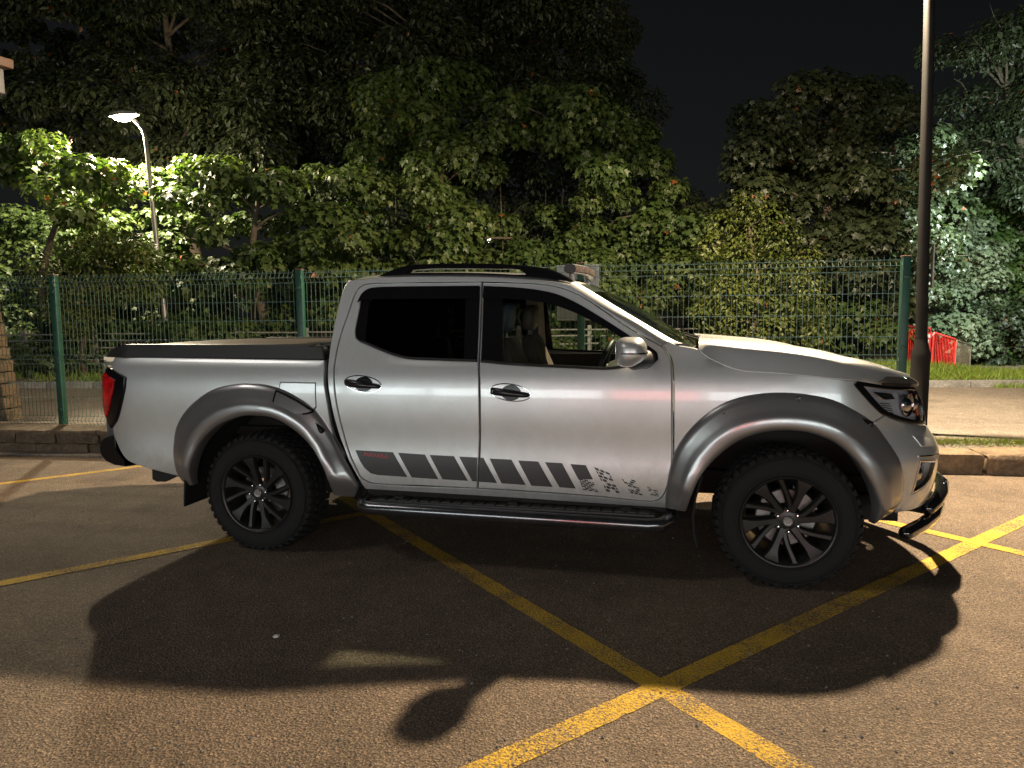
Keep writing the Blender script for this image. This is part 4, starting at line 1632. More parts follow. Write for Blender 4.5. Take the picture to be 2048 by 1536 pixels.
# paved edging strip along the near side of the road
V, F = [], []
xe = np.linspace(2.2, 30, 30)
for x in xe:
    V += [(x, face_y(x) + .56 + rnd.uniform(-.01, .01), .2225), (x, face_y(x) + 1.28 + rnd.uniform(-.015, .015), .2225)]
F = [(i * 2, i * 2 + 2, i * 2 + 3, i * 2 + 1) for i in range(29)]
tag(mesh_obj('road_edging', V, F, 'concrete_edging', None, False), kind='structure')
# verge behind the far kerb, rising gently, with a grassy hump at the right
def verge_z(x, y):
    d = y - kerb_y(x)
    h = .31 + .015 * min(d, 3) + .01 * max(0, d - 3)
    g = math.exp(-((x - 6.9) / 1.1)**2 - ((d - 1.7) / .9)**2)
    t_ = min(1, max(0, (d - 1.2) / 3))
    return h + .14 * g - min(.85, .20 * max(0, x - 6.3)) * t_ * t_ * (3 - 2 * t_)


V, F = [], []
gx = np.concatenate([np.linspace(-60, -14, 10), np.linspace(-13, 14, 82), np.linspace(16, 60, 10)])
gd = np.concatenate([np.linspace(.12, 5, 24), np.array([7, 10, 16, 30, 60, 120])])
for x in gx:
    for d in gd:
        y = kerb_y(x) + d
        V.append((x, y, verge_z(x, y)))
k = len(gd)
for i in range(len(gx) - 1):
    for j in range(k - 1):
        F.append((i * k + j, (i + 1) * k + j, (i + 1) * k + j + 1, i * k + j + 1))
tag(mesh_obj('verge', V, F, 'soil'), kind='structure')

# far kerb: a row of kerb stones
far_kerb = thing('far_kerb', (-6, kerb_y(-6), .2), 'low grey kerb along the far side of the road', 'kerb')
x = -13.5
km = None
while x < 14:
    L = .91
    yy = kerb_y(x + L / 2)
    if km is None:
        km = MB().box((0, 0, 0), (L - .012, .14, .30), None, .014).build('kerb_stone', 'grey_concrete', far_kerb)
        c = km
    else:
        c = km.copy()
        COL.objects.link(c)
    c.location = (x + L / 2, yy + .07, .185 + rnd.uniform(-.004, .004))
    c.rotation_euler = (rnd.uniform(-.01, .01), 0, math.atan(.147) + rnd.uniform(-.004, .004))
    x += L

# low stone wall under the fence (left) and big kerb stones (right)
def rough_block(name, lx, ly, lz, mat, parent, seed, amt=.012):
    bm = bmesh.new()
    bmesh.ops.create_cube(bm, size=1)
    for v in bm.verts:
        v.co = Vector((v.co.x * lx, v.co.y * ly, v.co.z * lz))
    bmesh.ops.bevel(bm, geom=list(bm.edges), offset=min(.02, lz * .15), segments=2, affect='EDGES', profile=.6)
    bmesh.ops.subdivide_edges(bm, edges=[e for e in bm.edges if e.calc_length() > .12], cuts=2, use_grid_fill=True)
    rr = random.Random(seed)
    for v in bm.verts:
        v.co += Vector((rr.uniform(-1, 1), rr.uniform(-1, 1), rr.uniform(-1, 1))) * amt * .5
    me = bpy.data.meshes.new(name)
    bm.to_mesh(me)
    bm.free()
    me.polygons.foreach_set('use_smooth', [True] * len(me.polygons))
    me.set_sharp_from_angle(angle=R(50))
    me.materials.append(MATS[mat])
    o_ = bpy.data.objects.new(name, me)
    COL.objects.link(o_)
    o_.parent = parent
    if parent.type == 'EMPTY':
        o_.matrix_parent_inverse = Matrix.Translation(-parent.location)
    return o_


wall = thing('stone_wall', (-4, face_y(-4) + .15, 0), 'low weathered stone wall under the left end of the green fence', 'wall')
ang = math.atan(.077)
MB().box((-3.6, face_y(-3.6) + .24, .11), (10.4, .30, .20), Matrix.Rotation(ang, 3, 'Z')).build('wall_core', 'mortar', wall, False)
for row, (z0, hh) in enumerate(((.0, .115), (.12, .112))):
    x = -8.8 + row * .2
    while x < 1.6:
        L = rnd.uniform(.42, .72)
        c = rough_block('wall_stone', L - .012, .15, hh, 'old_wall_stone', wall, int(x * 97) + row, .014)
        c.location = (x + L / 2, face_y(x + L / 2) + .075 + rnd.uniform(-.008, .008), z0 + hh / 2)
        c.rotation_euler = (0, 0, ang + rnd.uniform(-.01, .01))
        x += L
x = -8.8
while x < 1.6:
    L = rnd.uniform(.6, .95)
    c = rough_block('coping_stone', L - .01, .44, .05, 'kerb_stone', wall, int(x * 53), .010)
    c.location = (x + L / 2, face_y(x + L / 2) + .235, .247)
    c.rotation_euler = (R(3), 0, ang)
    x += L
# concrete footing strip in front of the wall
MB().box((-4.0, face_y(-4.0) - .06, .012), (9.6, .13, .024), Matrix.Rotation(ang, 3, 'Z'), .006).build('footing', 'concrete_edging', wall)

kerb = thing('stone_kerb', (5, face_y(5) + .1, 0), 'big worn stone kerb blocks edging the car park at the right', 'kerb')
joints = [1.8, 3.0, 4.15, 5.29, 6.42, 7.4, 8.55, 9.6, 10.7, 11.9]
for x, x2 in zip(joints, joints[1:]):
    L = x2 - x
    c = rough_block('kerb_stone', L - .025, .40, .20, 'kerb_stone', kerb, int(x * 31), .022)
    c.location = (x + L / 2, face_y(x + L / 2) + .20 + rnd.uniform(-.01, .01), .085 + rnd.uniform(-.006, .006))
    c.rotation_euler = (rnd.uniform(-.01, .015), rnd.uniform(-.008, .008), ang + rnd.uniform(-.012, .012))

# ------------------------------------------------------------------ green mesh fence
fence = thing('mesh_fence', (0, fence_y(0), .27), 'green welded wire mesh fence with square posts behind the truck', 'fence')
fa = math.atan(.0596)
FX0, FXS = -4.354, 2.9947
ZB = .275
posts_x = [FX0 + FXS * i for i in range(-1, 4)]
pm = None
for x in posts_x:
    y = fence_y(x)
    p = MB().box((x, y, (ZB + 1.985) / 2), (.07, .07, 1.985 - ZB), Matrix.Rotation(fa, 3, 'Z'), .004).build('fence_post', 'fence_green', fence)
    MB().box((x, y, 1.99), (.078, .078, .014), Matrix.Rotation(fa, 3, 'Z'), .004).build('post_cap', 'cap_brown', p)
    for z in (.45, 1.15, 1.80):
        MB().box((x, y - .042, z), (.05, .014, .03), Matrix.Rotation(fa, 3, 'Z'), .003).build('panel_clip', 'fence_green', p)
zprof = [(.275, 0), (.28, 0), (.33, -.032), (.38, 0), (.98, 0), (1.03, -.032), (1.08, 0), (1.85, 0), (1.902, -.032), (1.955, 0), (1.985, 0)]
hz = [(.285, 0), (.33, -.034), (.38, 0), (.58, 0), (.78, 0), (.98, 0), (1.03, -.034), (1.08, 0), (1.25, 0), (1.45, 0), (1.65, 0), (1.85, 0), (1.902, -.034), (1.955, 0)]


def wire(mb, pts, r_):
    # square section wire along pts
    vs_, fs_ = [], []
    for p in pts:
        for dx, dy in ((-r_, -r_), (r_, -r_), (r_, r_), (-r_, r_)):
            vs_.append((p[0] + dx, p[1] + dy, p[2]))
    for i in range(len(pts) - 1):
        for k_ in range(4):
            k2 = (k_ + 1) % 4
            fs_.append((i * 4 + k_, i * 4 + k2, i * 4 + 4 + k2, i * 4 + 4 + k_))
    mb.add(vs_, fs_)


for i in range(len(posts_x)):
    xa = posts_x[i] - FXS + .05 if i == 0 else posts_x[i - 1] + .05
    xb = posts_x[i] - .05
    mb = MB()
    nw = int(round((xb - xa) / .0499))
    for k in range(nw + 1):
        x = xa + (xb - xa) * k / nw
        wire(mb, [(x, fence_y(x) - .045 + o_, z) for z, o_ in zprof], .0019)
    for z, o_ in hz:
        a = Vector((xa, fence_y(xa) - .045 + o_ - .004, z))
        b_ = Vector((xb, fence_y(xb) - .045 + o_ - .004, z))
        r_ = .0024
        mb.add([a + Vector((0, u, v)) for u, v in ((-r_, -r_), (r_, -r_), (r_, r_), (-r_, r_))] + [b_ + Vector((0, u, v)) for u, v in ((-r_, -r_), (r_, -r_), (r_, r_), (-r_, r_))], [(0, 1, 5, 4), (1, 2, 6, 5), (2, 3, 7, 6), (3, 0, 4, 7)])
    mb.build('wire_panel', 'wire_green', fence, False)

# back of a sign fixed to the fence
sg = thing('sign_board', (1.62, fence_y(1.62) + .01, 1.55), 'plain grey back of a sign fixed to the fence above the cab', 'sign')
xa, xb = 1.395, 1.815
mb = MB().box(((xa + xb) / 2, fence_y(1.6) - .005, 1.70), (xb - xa, .006, .55), Matrix.Rotation(fa, 3, 'Z'), .002)
sb = mb.build('plate', 'sign_grey', sg)
for x in (1.47, 1.74):
    MB().lathe([(0, -.006), (.008, -.004), (.01, .0)], 8, 'Y', (x, fence_y(x) - .012, 1.93)).build('bolt', 'bare_steel', sg)

# ------------------------------------------------------------------ lamp posts
def lamp_light(name, kind, loc, power, col, size, target=None, spot=None, blend=.5, parent=None):
    l = bpy.data.lights.new(name, kind)
    l.energy = power
    l.color = col
    if kind == 'AREA':
        l.shape = 'DISK'
        l.size = size
    else:
        l.shadow_soft_size = size
    if kind == 'SPOT':
        l.spot_size = spot
        l.spot_blend = blend
    o_ = bpy.data.objects.new(name, l)
    COL.objects.link(o_)
    o_.location = loc
    d = (Vector(target) - Vector(loc)) if target else Vector((0, 0, -1))
    o_.rotation_euler = d.to_track_quat('-Z', 'Y').to_euler()
    if parent is not None:
        put(o_, parent)
    return o_


def lamp_head(parent, c, d, mat, w=.24, L=.55):
    """flat street lantern: housing and lens; c = centre, d = horizontal direction the arm points"""
    d = Vector((d[0], d[1], 0)).normalized()
    s_ = Vector((-d.y, d.x, 0))
    c = Vector(c)
    rows_ = []
    for t, hw, zt, zb in ((-.5, .05, .045, 0), (-.35, .09, .07, -.01), (0, w / 2, .10, -.015), (.35, w / 2 * .9, .08, -.012), (.5, w / 2 * .6, .03, -.005)):
        p = c + d * L * t
        rows_.append([p + s_ * hw + Vector((0, 0, zb)), p + s_ * hw * .9 + Vector((0, 0, zt * .7)), p + s_ * hw * .4 + Vector((0, 0, zt)), p - s_ * hw * .4 + Vector((0, 0, zt)), p - s_ * hw * .9 + Vector((0, 0, zt * .7)), p - s_ * hw + Vector((0, 0, zb)), p + s_ * hw + Vector((0, 0, zb))])
    mb_ = MB().grid(rows_)
    h_ = mb_.build('lamp_head', 'lamp_post_grey', parent)
    fix_normals(h_)
    mb_ = MB()
    rows_ = []
    for t, hw, dz in ((-.22, .05, 0), (-.1, w * .36, -.06), (.15, w * .38, -.08), (.33, w * .3, -.05), (.42, .03, 0)):
        p = c + d * L * t + Vector((0, 0, -.018))
        rows_.append([p + s_ * hw, p + s_ * hw * .6 + Vector((0, 0, dz)), p - s_ * hw * .6 + Vector((0, 0, dz)), p - s_ * hw])
    mb_.grid(rows_)
    mb_.build('lamp_lens', mat, h_)
    return h_


# tall dark post at the right; its head is above the picture
post = thing('street_lamp', (5.02, 4.13, .22), 'tall dark grey lamp post standing beside the truck bonnet', 'lamp post', 'street lamps')
mb = MB()
mb.lathe([(.0, 0), (.105, 0), (.105, .02), (.088, .05), (.088, .80), (.084, .86), (.062, .96), (.060, 1.0)], 24, 'Z', (5.02, 4.13, .21))
mb.build('base_section', 'post_dark', post)
pp = [(5.02, 4.13, 1.15), (5.005, 4.16, 2.4), (4.985, 4.20, 4.2), (4.97, 4.24, 5.1), (4.96, 4.25, 5.5)]
mb = MB().tube(pp, [.056, .054, .051, .047, .046], 20)
mb.lathe([(.057, -.02), (.061, 0), (.057, .02)], 20, 'Z', (5.018, 4.135, 1.22))
mb.build('pole', 'post_dark', post)
mb = MB().tube([(4.96, 4.25, 5.45), (4.93, 4.26, 5.61), (4.86, 4.27, 5.68), (4.66, 4.29, 5.71)], .03, 10)
mb.build('arm', 'post_dark', post)
lamp_head(post, (4.44, 4.33, 5.72), (-1, .1), 'lamp_lens_tall')
lamp_light('tall_lamp_light', 'SPOT', (4.42, 4.33, 5.59), L1_POWER, (1.0, .78, .52), .10, spot=R(176), blend=.12, parent=post)
lamp_light('tall_lamp_bowl_light', 'POINT', (4.42, 4.33, 5.57), L1_POWER * .22, (1.0, .80, .54), .12, parent=post)
MB().box((5.09, 4.12, 1.95), (.012, .06, .42), None, .002).build('sign_bracket', 'galvanised', post)

# thin lamp across the road, in view
l2 = thing('street_lamp', (-7.75, 8.78, .4), 'thin grey street lamp glowing in front of the trees', 'lamp post', 'street lamps')
mb = MB().tube([(-7.75, 8.78, .35), (-7.75, 8.78, 1.25)], .075, 14)
mb.build('base_section', 'lamp_post_grey', l2)
mb = MB().tube([(-7.75, 8.78, 1.2), (-7.88, 8.80, 3.0), (-8.0, 8.82, 4.9), (-8.03, 8.825, 5.2), (-8.07, 8.83, 5.33), (-8.17, 8.84, 5.46), (-8.3, 8.86, 5.56)], [.052, .048, .042, .04, .038, .035, .032], 14)
mb.build('pole', 'lamp_post_grey', l2)
lamp_head(l2, (-8.55, 8.90, 5.68), (-1, .12), 'lamp_lens_warm', .34, .7)
lamp_light('lamp_light', 'SPOT', (-8.58, 8.90, 5.47), L2_POWER, (1.0, .86, .60), .12, spot=R(174), blend=.12, parent=l2)
lamp_light('lamp_bowl_light', 'POINT', (-8.58, 8.88, 5.44), L2_POWER * .22, (1.0, .82, .56), .12, parent=l2)

# cool lamp beyond the right edge of the picture
l3 = thing('street_lamp', (10.9, 11.6, .4), 'greenish white street lamp just past the right edge lighting the bushes', 'lamp post', 'street lamps')
MB().tube([(10.9, 11.6, .35), (10.9, 11.6, 4.6), (10.8, 11.62, 4.9), (10.5, 11.7, 5.0)], [.07, .05, .045, .035], 14).build('pole', 'lamp_post_grey', l3)
lamp_head(l3, (10.3, 11.75, 5.05), (-1, .25), 'lamp_lens_cool')
lamp_light('cool_lamp_light', 'SPOT', (10.3, 11.75, 4.92), L3_POWER, (.86, 1.0, .93), .14, target=(10.6, 21, 1.2), spot=R(125), blend=.3, parent=l3)

# bracket box at the upper left corner of the picture, on a pole outside it
bx = thing('pole_box', (-5.45, 2.96, .22), 'small capped grey box on a pole at the top left corner', 'equipment box')
MB().tube([(-5.45, 2.96, .2), (-5.45, 2.96, 4.75)], .055, 12).build('pole', 'post_dark', bx)
mb = MB().box((-5.16, 2.95, 4.44), (.42, .34, .10), Matrix.Rotation(R(-14), 3, 'Z') @ Matrix.Rotation(R(5), 3, 'Y'), .008)
mb.build('cap', 'orange_brown', bx)
mb = MB().box((-5.20, 2.95, 4.24), (.30, .24, .30), Matrix.Rotation(R(-14), 3, 'Z'), .012)
mb.build('housing', 'box_grey', bx)

# distant lights glimmering between the trees
for (x, y, z, m_, r_, lab) in ((-4.9, 24.0, 5.1, 'far_light_blue', .10, 'tiny blue light glimmering between the middle trees'), (-4.85, 24.2, 4.6, 'far_light', .09, 'tiny white light below the blue one between the trees'),
                               (-13.3, 12.4, 6.3, 'far_light_orange', .055, 'tiny orange light among leaves left of the street lamp')):
    t = thing('distant_lamp', (x, y, .5), lab, 'lamp', 'far lights')
    MB().tube([(x + .25, y + .05, .4), (x + .25, y + .05, z + .1), (x, y, z + .12)], .04, 8).build('pole', 'post_dark', t)
    MB().lathe([(0, -r_), (r_ * .7, -r_ * .7), (r_, 0), (r_ * .7, r_ * .7), (0, r_)], 12, 'Z', (x, y, z)).build('bulb', m_, t)

# ------------------------------------------------------------------ estate railing on the verge
rail = thing('railing', (-8, 8.8, .4), 'grey post and rail fence on the verge beyond the road', 'fence')
def rail_y(x):
    return 8.12 + .232 * (x + 10.45)


rpx = [-14.9 + 1.43 * k for k in range(14)]
for x in rpx:
    y = rail_y(x)
    MB().box((x, y, .80), (.085, .07, .98), Matrix.Rotation(.23, 3, 'Z'), .008).build('railing_post', 'rail_grey', rail)
for k, z in enumerate((1.20, 1.07, .91, .75, .59, .46)):
    for i in range(len(rpx) - 1):
        a = Vector((rpx[i], rail_y(rpx[i]) - .045, z + rnd.uniform(-.012, .012)))
        b_ = Vector((rpx[i + 1], rail_y(rpx[i + 1]) - .045, z + rnd.uniform(-.012, .012)))
        d = b_ - a
        MB().box((a + b_) / 2, (d.length - .004, .022, .028), Matrix.Rotation(math.atan2(d.y, d.x), 3, 'Z') @ Matrix.Rotation(-math.asin(d.z / d.length), 3, 'Y')).build('rail', 'rail_grey', rail, False)

# ------------------------------------------------------------------ sloping stone pier behind the fence, far left
pier = thing('stone_pier', (-6.1, 3.6, .22), 'sandstone pier with a sloping side behind the fence at the far left', 'pier')
z = .20
k = 0
while z < 1.9:
    h_ = .155
    f = (z - .2) / 1.0
    right = -5.62 - .16 * f
    x1 = right
    for j in range(3):
        L = (.42 if (j + k) % 2 else .34)
        c = rough_block('stone_block', L - .012, .24, h_ - .012, 'sandstone', pier, k * 7 + j, .016)
        c.location = (x1 - L / 2, 3.36 + rnd.uniform(-.01, .01), z + h_ / 2)
        c.rotation_euler = (0, R(-4) if j == 0 else 0, R(4))
        x1 -= L
    z += h_
    k += 1

# ------------------------------------------------------------------ crowd barriers on the grassy hump
def barrier(a, b_, h_, mat, label, plate=False, base_z=None):
    a, b_ = Vector(a), Vector(b_)
    t_ = thing('crowd_barrier', ((a.x + b_.x) / 2, (a.y + b_.y) / 2, min(a.z, b_.z)), label, 'barrier', 'barriers on the grass')
    up = Vector((0, 0, h_))
    mb_ = MB()
    c_ = .07
    u = (b_ - a).normalized()
    mb_.tube([a + Vector((0, 0, .06)), a + up - Vector((0, 0, c_)), a + up + u * c_, b_ + up - u * c_, b_ + up - Vector((0, 0, c_)), b_ + Vector((0, 0, .06))], .021, 8)
    mb_.tube([a + Vector((0, 0, .14)), b_ + Vector((0, 0, .14))], .017, 8)
    mb_.build('frame', mat, t_)
    n_ = 15
    bar = None
    for i in range(1, n_):
        p = a + (b_ - a) * i / n_
        MB().tube([p + Vector((0, 0, .14)), p + up], .0062, 6, False).build('bar', mat, t_)
    for p in (a, b_):
        q = Vector((-u.y, u.x, 0)) * .28
        MB().tube([p - q + Vector((0, 0, .02)), p + Vector((0, 0, .10)), p + q + Vector((0, 0, .02))], .017, 6).build('foot', mat, t_)
    if plate:
        d = Vector((-u.y, u.x, 0))
        if d.y > 0:
            d = -d
        o1 = a.lerp(b_, .42) + d * .035 + Vector((0, 0, h_ * .42))
        M_ = Matrix((u, d, Vector((0, 0, 1)))).transposed()
        W, H = (b_ - a).length * .5, h_ * .48
        pl = MB()
        pl.box(o1 + u * W / 2 + Vector((0, 0, H / 2)), (W, .012, H), M_, .003)
        p_ = pl.build('notice_plate', 'barrier_red', t_)
        for r_ in range(4):
            w_ = W * (.94, .86, .84, .72)[r_]
            z_ = H * (.86 - .235 * r_)
            x_ = W * .03
            while x_ < w_:
                l_ = rnd.uniform(.05, .085)
                MB().box(o1 + u * (x_ + l_ / 2) + d * .008 + Vector((0, 0, z_)), (l_, .004, H * .16), M_).build('letter_block', 'white_plate', p_, False)
                x_ += l_ + .014
    return t_


barrier((7.07, 11.65, .22), (8.01, 13.2, .14), 1.0, 'barrier_red', 'red crowd barrier carrying a white lettered notice, behind the lamp post', True)
barrier((8.14, 13.43, .11), (9.34, 15.55, -.11), .94, 'barrier_red', 'plain red crowd barrier between the noticed one and the brown one', False)
barrier((9.43, 15.77, -.13), (10.41, 17.53, -.32), .93, 'barrier_brown', 'weathered brown barrier at the far end of the red ones', False)

# ------------------------------------------------------------------ shop across the car park, behind the camera: what the paintwork reflects
shop = thing('shop_building', (2, -17, 0), 'brick shop with a lit glass front behind the photographer', 'shop')
MB().box((2, -19.2, 2.3), (26, 4, 4.6)).build('wall', 'shop_brick', shop, False)
MB().box((2, -17.1, 4.45), (26.4, .5, .5), None, .02).build('roof_edge', 'shop_frame', shop)
for i in range(9):
    x = -9.2 + i * 2.8
    red = i == 4
    if red:
        f_ = MB().box((x, -17.16, 1.75), (2.7, .10, 3.1), None, .01).build('entrance_panel', 'shop_frame', shop)
        MB().box((x, -17.08, 1.75), (2.5, .05, 2.9)).build('lit_red_panel', 'shop_red_glow', f_, False)
        continue
    f_ = MB().box((x, -17.16, 1.75), (2.7, .10, 2.9), None, .01).build('window_frame', 'shop_frame', shop)
    for u in (-.64, .64):
        MB().box((x + u, -17.08, 1.75), (1.2, .05, 2.7)).build('lit_window', 'shop_window_glow', f_, False)
for x in (-8.2, -2.2, 3.8, 9.8):
    MB().box((x, -17.06, 3.72), (5.4, .16, .75), None, .02).build('sign_fascia', 'white_render', shop)

# scraps of litter
for (x, y, r_, lab) in ((.775, -1.03, .022, 'scrap of white paper on the dark asphalt in the truck shadow'), (5.95, kerb_y(5.95) - .12, .06, 'white litter in the far gutter right of the lamp post'), (6.25, kerb_y(6.25) - .15, .04, 'small white litter beside the larger scrap in the gutter')):
    z0 = .001 if y < 2 else .226
    V = [(x + r_ * math.cos(a) * rnd.uniform(.6, 1.1), y + r_ * math.sin(a) * rnd.uniform(.6, 1.1), z0 + rnd.uniform(0.001, r_ * .4)) for a in np.linspace(0, 6.28, 7, endpoint=False)] + [(x, y, z0 + r_ * .5)]
    o = mesh_obj('paper_scrap', V + [(a_[0], a_[1], z0) for a_ in V], [(i, (i + 1) % 7, 7) for i in range(7)] + [(8 + i, 8 + (i + 1) % 7, (i + 1) % 7, i) for i in range(7)], 'paper', None, False)
    tag(o, lab, 'litter', 'scraps of litter')
